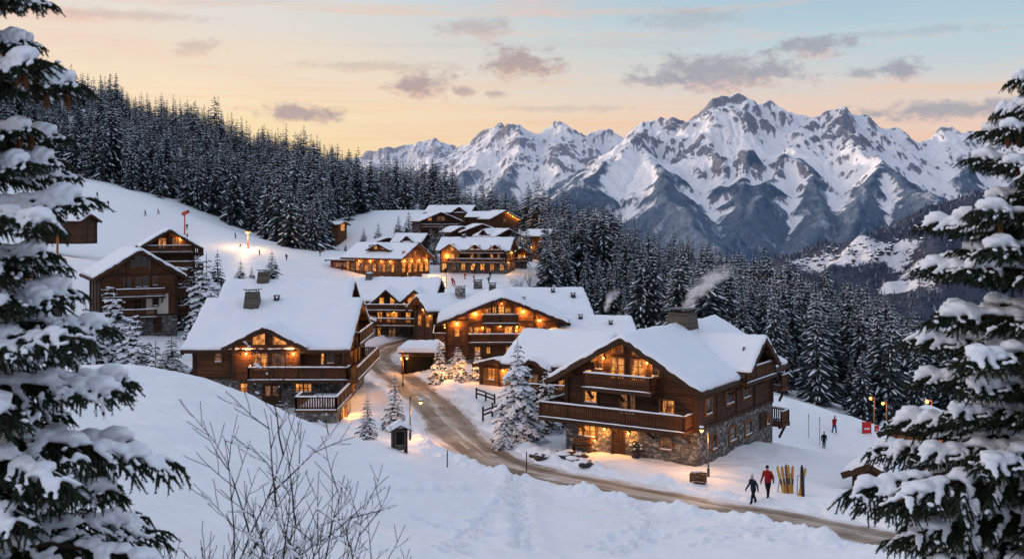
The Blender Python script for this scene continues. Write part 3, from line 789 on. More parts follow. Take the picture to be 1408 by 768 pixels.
class Chalet:
    def __init__(s, name, label, loc, rz, W, L, base=2.3, eave=5.5, slope=.5, ox=1.0, oy=1.2, T=.36, group=None, wall=None, basem=None, depth=3.0, seed=0, detail=True, cat='chalet', snowstep=.35, gablemat=None):
        s.W, s.L, s.base, s.eave, s.slope, s.ox, s.oy, s.T, s.seed, s.detail = W, L, base, eave, slope, ox, oy, T, seed, detail
        s.ridge = eave + slope*W/2
        s.wallm = wall or M_TIMBER; s.basem = basem or M_STONE
        s.root = thing(name, label, cat, loc, rz, group)
        s.M = Matrix.Translation(loc) @ Matrix.Rotation(rz, 4, 'Z'); s.Mi = s.M.inverted()
        s.off = {}
        # stone storey
        if base > 0:
            st = MB(); st.box((0, L/2, (base-depth)/2), (W+.16, L+.16, base+depth)); st.build('stone_wall', s.basem, s.root)
        # timber storeys with posts and beams
        tb = MB(); zb = base if base > 0 else -depth
        tb.prism([(-W/2, zb), (W/2, zb), (W/2, eave-.02), (0, s.ridge-.03), (-W/2, eave-.02)], 'y', 0, L, 0)
        if detail:
            for sx in (-1, 1):
                for yy in (0, L): tb.box((sx*(W/2), yy, (zb+eave)/2), (.3, .3, eave-zb-.05), 1)
                k = max(1, int(L/3.2))
                for i in range(1, k): tb.box((sx*(W/2+.02), L*i/k, (zb+eave)/2), (.14, .2, eave-zb-.08), 1)
            for yy in (-.03, L+.03):
                tb.box((0, yy, zb+.12), (W+.1, .16, .24), 1); tb.box((0, yy, eave-.15), (W+.1, .14, .2), 1)
                k = max(2, int(W/2.4))
                for i in range(1, k):
                    xx = -W/2+W*i/k
                    tb.box((xx, yy, (zb+s.ridge-abs(xx)*slope)/2), (.16, .12, s.ridge-abs(xx)*slope-zb-.15), 1)
            for sx in (-1, 1): tb.box((sx*(W/2+.03), L/2, zb+.12), (.14, L-.34, .22), 1)
        tb.build('timber_wall', [s.wallm, M_BEAM], s.root)
        # roof
        rf = MB(); xe = W/2+ox; ze = eave-slope*ox; th = .2
        y0, y1 = -oy, L+oy
        rf.prism([(-xe, ze), (0, s.ridge), (xe, ze), (xe, ze+th), (0, s.ridge+th+.02), (-xe, ze+th)], 'y', y0, y1, 0)
        for yy in (y0-.04, y1+.04):
            for sx in (-1, 1):
                rf.bar((sx*.02, yy, s.ridge+.03), (sx*(xe+.06), yy, ze+.03-.03*slope), .09, .42, 0, up=(0, 0, 1))
        if detail:
            for k in (0, .5, .93):
                for sx in ((-1, 1) if k else (1,)):
                    xx = sx*k*W/2; zz = s.ridge-abs(xx)*slope-.16
                    rf.bar((xx, y0+.05, zz), (xx, .3, zz), .2, .24); rf.bar((xx, L-.3, zz), (xx, y1-.05, zz), .2, .24)
            n = max(3, int((L+2*oy)/.85))
            for sx in (-1, 1):
                for i in range(n+1):
                    yy = y0+.1+(y1-y0-.2)*i/n
                    rf.bar((sx*(W/2-.1), yy, eave-.06+.1*slope), (sx*(xe-.08), yy, ze-.07), .12, .16)
        s.roof = rf.build('roof', [M_BEAM], s.root)
        zf = lambda U, V: s.ridge+th+.02 - slope*(np.sqrt(U*U+.35)-.2)*np.where(np.abs(U) > 3, 1, 1)
        V, Fc = slab_snow(-xe+.2, xe-.2, y0-.05, y1+.05, lambda U, Vv: s.ridge+th - slope*np.abs(U) - np.exp(-(U/.5)**2)*.06, T*.8, snowstep, seed)
        s.snow = link('snow', mesh_np('snow', V, Fc, M_ROOFSNOW, smooth=True), s.roof)

    # ---- faces: F (-y), B (+y), R (+x), L (-x); (u, z) are coordinates on the wall
    def frame(s, face, extra=0.0):
        W, L = s.W, s.L
        e = extra
        if face == 'F': return Matrix.Translation((0, -e, 0))
        if face == 'B': return Matrix.Translation((0, L+e, 0)) @ Matrix.Rotation(R(180), 4, 'Z')
        if face == 'R': return Matrix.Translation((W/2+e, 0, 0)) @ Matrix.Rotation(R(90), 4, 'Z')
        if face == 'L': return Matrix.Translation((-W/2-e, 0, 0)) @ Matrix.Rotation(R(-90), 4, 'Z')
    def pix(s, face, px, py, extra=0.0):
        """wall coordinates of the spot seen at px,py on that face"""
        M = s.M @ s.frame(face, extra); Mi = M.inverted()
        o = Mi @ Vector((0, 0, 0)); d = Mi.to_3x3() @ Vector(((px-CX)/F, 1, -(py-HY)/F))
        k = -o.y/d.y; q = o+d*k
        return q.x, q.z
    def win(s, face, rect, lit='lit', nx=2, ny=3, extra=0.0, world=False, trim=.11, snow=True):
        """rect in picture coordinates (px0,py0,px1,py1), or wall coordinates (u,z,w,h) when world"""
        if world: u, z, w, h = rect
        else:
            a = s.pix(face, rect[0], rect[1], extra); b = s.pix(face, rect[2], rect[3], extra); c = s.pix(face, rect[0], rect[3], extra)
            u = (a[0]+b[0])/2; w = abs(b[0]-a[0]); z = (b[1]+c[1])/2; h = abs(a[1]-c[1])
        f, p = window_meshes(round(w, 1) if w > .6 else round(w, 2), round(h, 1) if h > .6 else round(h, 2), nx, ny, lit, None, True, trim, snow)
        e = extra + (.085 if z < s.base-.05 and s.base > 0 and extra == 0 else .003)
        M = s.frame(face, e)
        fo = link('window', f, s.root, M @ Vector((u, 0, z)), M.to_euler())
        link('pane', p, fo)
        return u, z, w, h
    def polywin(s, face, pts, lit='lit', extra=0.0):
        q = [s.pix(face, x, y, extra) for x, y in pts]
        f, p = window_meshes(0, 0, 1, 1, lit, [(round(a, 2), round(b, 2)) for a, b in q])
        M = s.frame(face, extra+.004)
        fo = link('window', f, s.root, M.translation, M.to_euler()); link('pane', p, fo)
    def door(s, face, rect, lit=None, extra=0.0, world=False):
        if world: u, z, w, h = rect
        else:
            a = s.pix(face, rect[0], rect[1], extra); b = s.pix(face, rect[2], rect[3], extra); c = s.pix(face, rect[0], rect[3], extra)
            u = (a[0]+b[0])/2; w = abs(b[0]-a[0]); z = c[1]; h = abs(a[1]-c[1])
        d = MB(); d.box((0, -.03, h/2), (w-.02, .06, h-.02))
        for sx in (-1, 1): d.box((sx*(w/2+.06), -.05, h/2), (.13, .14, h), 1)
        d.box((0, -.05, h+.07), (w+.26, .15, .15), 1)
        n = 2 if w > 1.1 else 1
        for i in range(n):
            xx = -w/2+w*(i+.5)/n
            d.box((xx, -.075, h*.27), (w/n*.7, .03, h*.34), 1)
            if not lit: d.box((xx, -.075, h*.72), (w/n*.7, .03, h*.38), 1)
        d.box((0, -.065, h/2), (.05, .05, h-.03), 1)
        e = extra + (.085 if z < s.base-.05 and s.base > 0 and extra == 0 else .003)
        M = s.frame(face, e)
        o = d.build('door', [M_PLANK, M_BEAM], s.root, M @ Vector((u, 0, z)), M.to_euler())
        if lit:
            pm = MB()
            for i in range(n):
                xx = -w/2+w*(i+.5)/n
                pm.box((xx, -.07, h*.72), (w/n*.62, .02, h*.42), 0)
            pm.build('pane', {'lit': M_LIT, 'dim': M_DIM, 'off': M_GLASS, 'hot': M_LITHOT}[lit], o)
        h_ = MB(); h_.box((w*.38 if n == 1 else .08, -.1, h*.48), (.03, .06, .14)); h_.build('handle', M_METAL, o)
    def lamp(s, face, px=None, py=None, extra=0.0, power=30, uz=None, size=1.0, out=.22):
        u, z = uz if uz else s.pix(face, px, py, extra+.15)
        e = extra + (.085 if z < s.base-.05 and s.base > 0 and extra == 0 else .0)
        M = s.frame(face, e)
        b = MB(); b.box((0, -.02, 0), (.1, .04, .2)); b.bar((0, -.03, .1), (0, -.17, .14), .025)
        b.lathe([(.07, .14), (.02, .2)], (0, -.17, 0), 8)
        o = b.build('wall_lamp', M_METAL, s.root, M @ Vector((u, 0, z)), M.to_euler())
        g = MB(); g.ball((0, -.17, .05), .085*size, 0, 1); g.build('bulb', M_BULB, o)
        point_light(s.M @ (M @ Vector((u, -.17-out, z+.02))), power, .06)
    def balcony(s, face, u0, u1, z, d=1.3, rail=1.0, extra=0.0, left=True, right=True, brackets=True, snow=True, slat=.17, label=None):
        """floor, railing and its snow; u0..u1 along the wall, z = floor top"""
        M = s.frame(face, extra+.002); L_ = u1-u0; mid = (u0+u1)/2
        b = MB()
        b.box((mid, -d/2, z-.08), (L_, d, .16)); b.box((mid, -d+.03, z-.14), (L_+.06, .1, .28), 1)
        if brackets:
            n = max(2, int(L_/2.6)+1)
            for i in range(n):
                u = u0+.25+(L_-.5)*i/(n-1)
                b.bar((u, -.02, z-.95), (u, -d+.2, z-.2), .14, .16, 1); b.bar((u, 0, z-.22), (u, -d+.06, z-.22), .16, .16, 1)
        o = b.build('balcony', [M_PLANK, M_BEAM], s.root, M.translation, M.to_euler())
        r = MB()
        def run(a, c):
            a, c = Vector(a), Vector(c); ln = (c-a).length
            if ln < .1: return
            dr = (c-a).normalized()
            r.bar(a+Vector((0, 0, rail)), c+Vector((0, 0, rail)), .12, .09, 1); r.bar(a+Vector((0, 0, .14)), c+Vector((0, 0, .14)), .07, .09, 1)
            k = max(1, int(ln/1.9))
            for i in range(k+1): p = a+dr*ln*i/k; r.bar(p, p+Vector((0, 0, rail+.02)), .13, .13, 1, up=(dr.x, dr.y, 0))
            n = max(2, int(ln/slat))
            for i in range(n):
                p = a+dr*ln*(i+.5)/n
                r.bar(p+Vector((0, 0, .12)), p+Vector((0, 0, rail-.03)), slat*.62, .03, 0, up=(-dr.y, dr.x, 0))
        e = .07
        run((u0+e, -d+e, z), (u1-e, -d+e, z))
        if left: run((u0+e, -.05, z), (u0+e, -d+e, z))
        if right: run((u1-e, -.05, z), (u1-e, -d+e, z))
        r.build('railing', [M_PLANK, M_BEAM], o)
        if snow:
            sn = MB(); zz = z+rail+.045
            def cap(a, c, w=.13, h=.09):
                a, c = Vector(a), Vector(c); n = max(2, int((c-a).length/.5)); dr = (c-a).normalized(); pr = Vector((-dr.y, dr.x, 0))
                vs = []; fs = []
                for i in range(n+1):
                    p = a+(c-a)*i/n; hh = h*(1+.5*mnoise.noise((p.x*1.3+s.seed, p.y*1.3, 2.2)))*(0.35 if i in (0, n) else 1)
                    for q in (-1, -.7, .7, 1): vs.append(p+pr*q*w/2+Vector((0, 0, 0 if abs(q) == 1 else hh)))
                for i in range(n):
                    for j in range(3): fs.append((i*4+j, i*4+j+1, i*4+j+5, i*4+j+4))
                sn.add(vs, fs, 0, True)
            cap((u0+e, -d+e, zz), (u1-e, -d+e, zz))
            if left: cap((u0+e, -.05, zz), (u0+e, -d+e, zz))
            if right: cap((u1-e, -.05, zz), (u1-e, -d+e, zz))
            cap((u0, -d-.03, z-.0), (u1, -d-.03, z-.0), .1, .06)
            sn.build('snow', M_ROOFSNOW, o)
        return o
    def chimney(s, x, y, w=.9, h=1.5, m=None, taper=.8, cap=True, zbase=None):
        zb = s.ridge-s.slope*abs(x) if zbase is None else zbase
        c = MB(); c.box((0, 0, h/2-.3), (w*1.15, w*1.15, h+.6), 0, taper=taper)
        o = c.build('chimney', m or M_GREYWOOD, s.root, (x, y, zb))
        k = MB(); t = w*1.15*taper
        for sx in (-1, 1):
            for sy in (-1, 1): k.box((sx*t*.4, sy*t*.4, h+.1), (.07, .07, .24))
        k.box((0, 0, h+.25), (t*1.25, t*1.25, .07)); k.build('cap', M_METAL, o)
        if cap:
            sn = MB(); sn.ball((0, 0, h+.28), (t*.62, t*.62, .16), 0, 2, .2); sn.build('snow', M_ROOFSNOW, o)
        return o
    def cross(s, side, yc, w, p=.8, eave=None, slope=None, ox=.6, oy=.7, T=None, zb=None, wallm=None, win=True, seed=3):
        """cross gable on the R or L side, wall p in front of the side wall, centred at yc along the ridge"""
        sg = 1 if side == 'R' else -1; eave = s.eave if eave is None else eave; slope = slope or s.slope; T = T or s.T
        rz_ = eave+slope*w/2; xo = s.W/2+p; xi = max(0.2, (s.ridge-rz_)/s.slope-.3)
        zb = s.base if zb is None else zb
        tb = MB(); prof = [(yc-w/2, zb), (yc+w/2, zb), (yc+w/2, eave-.02), (yc, rz_-.03), (yc-w/2, eave-.02)]
        tb.prism(prof, 'x', sg*xi, sg*xo, 0)
        if s.detail:
            for q in (-1, 1): tb.box((sg*xo, yc+q*(w/2-.02), (zb+eave)/2), (.26, .26, eave-zb-.04), 1)
            tb.box((sg*(xo+.03), yc, eave-.1), (.14, w-.3, .22), 1); tb.box((sg*(xo+.03), yc, (eave+rz_)/2-.1), (.13, .2, rz_-eave-.1), 1)
        tb.build('gable_wall', [wallm or s.wallm, M_BEAM], s.root)
        rf = MB(); th = .18; ye = w/2+ox; ze = eave-slope*ox
        rf.prism([(yc-ye, ze), (yc, rz_), (yc+ye, ze), (yc+ye, ze+th), (yc, rz_+th), (yc-ye, ze+th)], 'x', sg*xi, sg*(xo+oy), 0)
        for q in (-1, 1): rf.bar((sg*(xo+oy+.04), yc+q*.02, rz_+.02), (sg*(xo+oy+.04), yc+q*(ye+.05), ze+.0), .09, .38, 0)
        if s.detail:
            for k in (0, .5, .95):
                for q in ((-1, 1) if k else (1,)):
                    yy = yc+q*k*w/2; zz = rz_-k*w/2*slope-.14
                    rf.bar((sg*(xo-.2), yy, zz), (sg*(xo+oy-.05), yy, zz), .18, .2)
        r = rf.build('gable_roof', [M_BEAM], s.root)
        a, b = sorted((sg*max(xi-.8, .1), sg*(xo+oy+.05)))
        V, Fc = slab_snow(a, b, yc-ye-.02, yc+ye+.02, lambda U, Vv: rz_+th-slope*np.abs(Vv-yc)-np.exp(-((Vv-yc)/.4)**2)*.04, T*.6, .3, seed, r=.3)
        link('snow', mesh_np('snow', V, Fc, M_ROOFSNOW, smooth=True), r)
        return xo-s.W/2
# ------------------------------------------------------------------ the large chalet by the road bend (right)
def zA(x, y): return 710+x/3.0725, 410+y/3.0725
def rA(x0, y0, x1, y1): a = zA(x0, y0); b = zA(x1, y1); return (a[0], a[1], b[0], b[1])
A = Chalet('chalet', 'large dark timber chalet on grey stone with a wraparound balcony, beside the ski racks', (8.2, 76.7, -16.7), R(-33), 10.0, 14.6, base=2.25, eave=5.5, slope=.56, ox=1.05, oy=1.25, T=.46, seed=1)
A.polywin('F', [zA(397, 229), zA(397, 214), zA(453, 192), zA(453, 231)], 'lit')
A.polywin('F', [zA(488, 238), zA(488, 210), zA(530, 241)], 'lit')
A.win('F', rA(402, 250, 456, 336), 'lit', 2, 3, snow=False); A.win('F', rA(488, 260, 545, 346), 'lit', 2, 3, snow=False)
A.win('F', rA(336, 236, 364, 298), 'dim', 1, 2); A.win('F', rA(577, 275, 600, 328), 'off', 1, 2)
A.win('F', rA(292, 387, 340, 438), 'lit', 2, 2); A.win('F', rA(442, 406, 500, 486), 'dim', 2, 3); A.win('F', rA(609, 430, 667, 486), 'lit', 2, 2)
A.win('F', rA(290, 534, 338, 582), 'hot', 2, 2); A.win('F', rA(612, 588, 660, 636), 'dim', 2, 2)
A.win('F', rA(268, 532, 282, 575), 'lit', 1, 2)
A.door('F', rA(412, 548, 456, 660))
A.lamp('F', 374, 0, uz=A.pix('F', *zA(373, 254)), power=34); A.lamp('F', uz=A.pix('F', *zA(557, 275)), power=30)
A.lamp('F', uz=A.pix('F', *zA(379, 552)), power=30); A.lamp('F', uz=A.pix('F', *zA(481, 570)), power=30)
A.lamp('F', uz=A.pix('F', *zA(340, 600)), power=14, size=.8)
A.balcony('F', -A.W/2-1.5, A.W/2-.15, 2.5, 1.5, 1.0); A.balcony('L', -4.5, 0.0, 2.5, 1.5, 1.0, right=False)
u0, _ = A.pix('F', *zA(285, 340), .9); u1, _ = A.pix('F', *zA(575, 340), .9)
A.balcony('F', u0, u1, 4.85, 1.15, .95)
for q in ((800, 424, 822, 486), (886, 394, 914, 442), (956, 378, 984, 416), (822, 576, 838, 634)): A.win('R', rA(*q), 'off', 1, 2, trim=.14)
for q in ((896, 545, 920, 598), (961, 522, 986, 572)): A.win('R', rA(*q), 'off', 1, 2, trim=.18)
A.win('R', rA(1050, 490, 1062, 530), 'dim', 1, 2)
A.door('R', rA(1024, 492, 1044, 552))
ey = A.pix('R', *zA(1000, 250), .7)[0]
A.cross('R', ey, 4.7, p=.6, eave=6.15, slope=.72, ox=.75, oy=1.05, zb=5.0)
A.win('R', (ey-1.2, 5.45, .8, 1.8), 'dim', 1, 2, extra=.55, world=True); A.win('R', (ey+.2, 5.45, .8, 1.9), 'off', 1, 2, extra=.55, world=True); A.win('R', (ey+1.5, 5.45, .7, 1.7), 'dim', 1, 2, extra=.55, world=True)
A.balcony('R', ey-3.0, ey+3.1, 5.0, 1.35, .95)
A.balcony('B', -A.W/2-.9, 0, 3.4, 1.6, 1.0); A.balcony('B', -A.W/2-.9, 0, .55, 1.7, 1.0)
A.chimney(.15, 8.6, 1.75, 1.35, M_GREYWOOD, .8, cap=False)
# bench, logs and pots by the entrance
def bench(label, o, rz):
    t = thing('bench', label, 'bench', o, rz)
    s_ = MB(); s_.box((0, 0, .45), (1.5, .4, .06)); s_.build('seat', M_PLANK, t)
    s_ = MB(); s_.box((0, .19, .75), (1.5, .05, .35)); s_.build('backrest', M_PLANK, t)
    for sx in (-1, 1):
        l = MB(); l.box((sx*.62, 0, .2), (.08, .36, .5)); l.build('leg', M_BEAM, t)
bp = A.M @ Vector((-3.6, -.45, 0)); bench('low wooden bench against the stone wall under a lit window of the large chalet', (bp.x, bp.y, gz(bp.x, bp.y)), R(-33))
def pot_plant(label, o, h=.7, r=.3):
    t = thing('potted_shrub', label, 'potted shrub', o)
    p_ = MB(); p_.lathe([(r*.7, -.2), (r, .4), (r*1.05, .42), (r*.9, .42), (r*.85, .3)], n=10); p_.build('pot', M_METAL, t)
    f = MB(); rr = random.Random(4)
    for i in range(40): f.ball((rr.gauss(0, r*.5), rr.gauss(0, r*.5), .5+rr.random()*h), (.09, .09, .07), 0 if rr.random() < .65 else 1, 1, .6)
    f.build('foliage', [M_LEAF0, M_ROOFSNOW], t)
M_LEAF0, _t, _b = material('evergreen_leaf', .7, (.02, .03, .018, 1), .2)
bp = A.M @ Vector((.75, -.5, 0)); pot_plant('dark potted evergreen beside the wooden entrance door of the large chalet', (bp.x, bp.y, gz(bp.x, bp.y)), .6, .34)

# ------------------------------------------------------------------ the chalet behind the snowy mound (left)
def zB(x, y): return 220+x/3.2, 370+y/3.2
def rB(x0, y0, x1, y1): a = zB(x0, y0); b = zB(x1, y1); return (a[0], a[1], b[0], b[1])
B = Chalet('chalet', 'wide timber chalet with a lit front gable on a stone storey behind the snow mound', (-14.95, 103.2, -16.6), R(90), 14.4, 12.8, base=2.55, eave=5.35, slope=.47, ox=.95, oy=.85, T=.42, seed=2, wall=M_PLANK)
yB = -B.pix('L', 366, 460, .8)[0]
B.cross('L', yB, 5.7, p=.8, eave=5.65, slope=.50, ox=.75, oy=.75)
for q in ([(409, 334), (409, 297), (469, 277), (469, 334)], [(498, 334), (498, 277), (558, 300), (558, 334)]): B.polywin('L', [zB(*k) for k in q], 'hot', .8)
B.win('L', rB(417, 362, 471, 440), 'hot', 2, 3, .8, snow=False); B.win('L', rB(499, 362, 556, 440), 'dim', 2, 3, .8, snow=False)
B.win('L', rB(244, 367, 270, 406), 'dim', 1, 2); B.win('L', rB(711, 365, 721, 416), 'lit', 1, 2); B.win('L', rB(738, 372, 764, 412), 'off', 1, 2)
B.lamp('L', uz=B.pix('L', *zB(379, 374), .95), extra=.8, power=46, size=1.3); B.lamp('L', uz=B.pix('L', *zB(587, 374), .95), extra=.8, power=46, size=1.3)
B.win('L', rB(358, 502, 385, 542), 'hot', 1, 2, trim=.16); B.win('L', rB(600, 502, 630, 538), 'hot', 2, 2); B.win('L', rB(636, 502, 666, 538), 'hot', 2, 2)
B.door('L', rB(459, 506, 527, 602), 'dim')
ub0, _ = B.pix('L', *zB(388, 450), 1.5); ub1 = .2
B.balcony('L', ub0, .85, 2.75, 1.7, 1.0, brackets=True, extra=0)
B.balcony('F', -B.W/2-1.7, B.W/2-1.0, 2.75, 1.7, 1.0, left=False)
B.balcony('F', -4.6, 5.2, 5.35, 1.3, .95)
for uu in (-4.5, -2.6, 1.6, 3.8): B.win('F', (uu, 2.85, 1.1, 2.0), 'lit' if uu > -4 else 'dim', 2, 3, world=True, snow=False)
for uu in (-2.4, 0, 2.3): B.win('F', (uu, 5.6, 1.1, 1.7), 'lit', 2, 2, world=True, snow=False)
B.lamp('F', uz=(-.6, 4.6), power=40); B.lamp('F', uz=(1.1, 7.4), power=40)
for uu in (-5.4, -3.2, -.4): B.win('F', (uu, .5, .9, 1.6), 'hot', 2, 2, world=True)
B.lamp('F', uz=(-4.3, 1.7), power=34); B.lamp('F', uz=(-1.8, 1.7), power=30)
B.chimney(-1.4, 9.1, 1.35, 1.7, M_GREYWOOD, .72)
# small dish and vent next to the chimney
B.chimney(-.7, 7.0, .45, .75, M_METAL, .9, cap=False)
# terrace in front of the right corner
def terrace():
    t = thing('stone_terrace', 'low stone terrace with a brown railing at the corner of the chalet behind the mound', 'terrace', (-15.6, 91.4, -16.6), 0)
    w, d, h = 3.2, 7.8, 1.25
    b = MB(); b.box((0, 0, (h-3)/2-.09), (w, d, h+3)); b.build('stone_wall', M_STONE, t)
    b = MB(); b.box((0, 0, h), (w+.3, d+.3, .16)); b.build('deck', M_PLANK, t)
    b = MB(); b.box((-.1, .3, h+.15), (w-.6, d-.9, .13)); b.build('snow', M_ROOFSNOW, t)
    r = MB(); sn = MB()
    def run(a, c):
        a, c = Vector(a), Vector(c); ln = (c-a).length; dr = (c-a).normalized()
        r.bar(a+Vector((0, 0, 1)), c+Vector((0, 0, 1)), .12, .09, 1); r.bar(a+Vector((0, 0, .16)), c+Vector((0, 0, .16)), .08, .09, 1)
        n = int(ln/.2)
        for i in range(n):
            p = a+dr*ln*(i+.5)/n; r.bar(p+Vector((0, 0, .1)), p+Vector((0, 0, .98)), .13, .035, 0, up=(-dr.y, dr.x, 0))
        k = max(1, int(ln/1.9))
        for i in range(k+1): p = a+dr*ln*i/k; r.bar(p, p+Vector((0, 0, 1.02)), .14, .14, 1, up=(dr.x, dr.y, 0))
        sn.bar(a+Vector((0, 0, 1.09)), c+Vector((0, 0, 1.09)), .15, .09)
        sn.bar(a+Vector((0, 0, .04)), c+Vector((0, 0, .04)), .22, .08)
    z = h+.09
    run((-w/2, -d/2, z), (w/2, -d/2, z)); run((w/2, -d/2, z), (w/2, d/2, z)); run((-w/2, -d/2, z), (-w/2, -d/2+2.5, z))
    o = r.build('railing', [M_PLANK, M_BEAM], t); sn.build('snow', M_ROOFSNOW, o)
    f, p = window_meshes(1.0, 1.8, 2, 2, 'hot')
    for yy in (-1.6, .8):
        fo = link('window', f, t, (w/2+.01, yy, -1.1), (0, 0, R(90))); link('pane', p, fo)
    point_light((-15.6+w/2+.6, 91.2, -16.2), 40, .08); point_light((-15.6+w/2+.6, 94.2, -16.0), 30, .08)
terrace()

# ------------------------------------------------------------------ the other village chalets
def auto_windows(c, face, zs, n, lit=.6, w=.9, h=1.2, extra=0, u=None, hot=.3, nx=2, ny=2, rs=rnd, snow=False, margin=1.2):
    Lf = c.W if face in 'FB' else c.L
    if u is None: lo, hi = (-c.W/2+margin, c.W/2-margin) if face in 'FB' else ((margin, c.L-margin) if face == 'R' else (-c.L+margin, -margin))
    else: lo, hi = u
    for z in zs:
        for i in range(n):
            uu = lo+(hi-lo)*(i/(n-1) if n > 1 else .5)
            k = rs.random()
            c.win(face, (uu, z, w, h), ('hot' if rs.random() < hot else 'lit') if k < lit else ('dim' if k < lit+.25 else 'off'), nx, ny, extra, True, snow=snow)

# broad roof right behind the left chalet
C_ = Chalet('chalet', 'broad snow-covered chalet roof with a stubby chimney, directly behind the chalet on the mound', (-18.9, 126.5, -16.6), R(90), 14.5, 13.2, base=2.4, eave=5.1, slope=.56, ox=1.0, oy=.8, T=.5, seed=4)
C_.cross('L', -C_.pix('L', 421, 400, .6)[0], 3.4, p=.2, eave=6.4, slope=.5, ox=.5, oy=.6)
C_.chimney(-.4, 9.6, 1.3, 1.5, M_GREYWOOD, .75); C_.chimney(1.5, 3.0, .5, .9, M_METAL, .9)
auto_windows(C_, 'F', (3.0,), 4, .8); C_.balcony('F', -5, 5, 2.7, 1.4, .95)

# twin-gabled chalet at the top of the road
D_ = Chalet('chalet', 'twin-gabled dark chalet with two snowy peaks at the top of the road bend', (-10.6, 153.5, -16.7), R(84), 9.6, 10.4, base=2.3, eave=5.6, slope=.5, ox=.9, oy=.7, T=.45, seed=6)
y1 = -D_.pix('L', 533, 420, .7)[0]; y2 = -D_.pix('L', 572, 420, .7)[0]
D_.cross('L', y1, 4.3, p=1.0, eave=5.0, slope=.92, ox=.5, oy=.8, seed=8); D_.cross('L', y2, 4.3, p=1.0, eave=5.0, slope=.92, ox=.5, oy=.8, seed=9)
for yy in (y1, y2):
    for du in (-.75, .75): D_.win('L', (-yy+du, 5.0, .6, 1.0), 'hot', 1, 2, 1.0, True, snow=False)
    for du in (-1.0, 0.25, 1.1): D_.win('L', (-yy+du, 2.7, .6, 1.4), 'lit', 1, 2, 1.0, True, snow=False)
D_.balcony('L', -D_.L+.4, -.1, 4.4, 1.1, .7, extra=1.0, slat=.24); D_.balcony('L', -D_.L+.4, -.1, 2.35, 1.4, .9, extra=.9, slat=.24)
auto_windows(D_, 'L', (.3,), 5, .25, .9, 1.6, 0)
D_.chimney(-.5, 9.4, .9, 1.0, M_STONE); D_.lamp('L', uz=(-y2, 6.2), extra=1.0, power=40); D_.lamp('L', uz=(-y1+.9, 4.0), extra=1.0, power=30)
# its low side wing
W_ = Chalet('chalet', 'small low stone wing with a snowy lean roof left of the twin-gabled chalet', (-20.0, 146.5, -16.7), R(0), 3.2, 4.5, base=2.6, eave=2.9, slope=.3, ox=.5, oy=.5, T=.35, seed=5, basem=M_STONE_PALE)
auto_windows(W_, 'F', (.9,), 2, .2, .6, .9)

# the brightly lit chalet in the middle
def zE(x, y): return 560+x/4.4, 390+y/4.4
def rE(x0, y0, x1, y1): a = zE(x0, y0); b = zE(x1, y1); return (a[0], a[1], b[0], b[1])
E_ = Chalet('chalet', 'wide gabled chalet glowing with orange wall lights above the three lit firs', (-1.1, 127.5, -17.2), R(3), 13.0, 13.5, base=.9, eave=5.4, slope=.40, ox=1.2, oy=1.5, T=.5, seed=7, wall=M_PLANK)
for q in ((470, 150, 488, 188), (497, 146, 512, 188), (517, 140, 537, 188), (594, 146, 624, 188)): E_.win('F', rE(*q), 'lit', 2, 2, snow=False)
E_.win('F', rE(553, 134, 584, 188), 'hot', 2, 3, snow=False)
for q in ((288, 272, 314, 316), (374, 264, 392, 310), (408, 262, 430, 306), (478, 266, 504, 310), (590, 260, 632, 306), (683, 256, 708, 304), (794, 258, 818, 294)): E_.win('F', rE(*q), 'hot', 2, 2, snow=False)
for q in ((480, 384, 500, 420), (410, 384, 440, 430), (600, 380, 640, 430), (700, 380, 730, 425)): E_.win('F', rE(*q), 'lit', 2, 2, snow=False)
for (x, y, pw) in ((300, 240, 130), (410, 180, 140), (700, 170, 140), (800, 222, 110), (455, 268, 26), (563, 258, 26), (662, 262, 26), (660, 285, 20), (570, 120, 16)): E_.lamp('F', uz=E_.pix('F', *zE(x, y)), power=pw, out=.1, size=.9)
a0 = E_.pix('F', *zE(455, 200), 1)[0]; a1 = E_.pix('F', *zE(672, 200), 1)[0]; zt = E_.pix('F', *zE(560, 240), 1)[1]
E_.balcony('F', a0, a1, zt+.05, 1.2, .95, slat=.2)
a0 = E_.pix('F', *zE(372, 320), 1)[0]; a1 = E_.pix('F', *zE(766, 320), 1)[0]; zt = E_.pix('F', *zE(560, 352), 1)[1]
E_.balcony('F', a0, a1, zt, 1.3, .9, slat=.2)
E_.balcony('L', -9, .9, zt, 1.6, 1.0, slat=.22); E_.balcony('L', -9, 1.2, .9, 1.9, 1.0, slat=.22)
E_.lamp('L', uz=(-1.0, 4.4), power=40); E_.lamp('L', uz=(-4.5, 4.4), power=40); E_.lamp('L', uz=(-.6, 2.0), power=40)
auto_windows(E_, 'L', (1.2, 3.4), 4, .8, .8, 1.3)
E_.chimney(-.8, 10.6, .9, 1.2, M_STONE); E_.chimney(2.8, 5.0, .35, .6, M_METAL)
# annexe with a small lit gable on its left
F_ = Chalet('chalet', 'annexe with a small lantern-lit gable and stone chimney, left of the glowing middle chalet', (-11.2, 140, -16.9), R(-62), 5.6, 9.5, base=1.2, eave=5.4, slope=.52, ox=.8, oy=1.0, T=.42, seed=10)
F_.win('F', (0, 5.6, .9, 1.0), 'hot', 2, 2, world=True, snow=False); F_.win('F', (-1.3, 3.2, .9, 1.3), 'hot', 2, 2, world=True, snow=False); F_.win('F', (1.3, 3.2, .9, 1.3), 'hot', 2, 2, world=True, snow=False)
F_.lamp('F', uz=(0, 5.2), power=60); F_.lamp('F', uz=(2.2, 4.6), power=40)
F_.chimney(1.0, 4.6, .9, 1.6, M_STONE_PALE, .95)
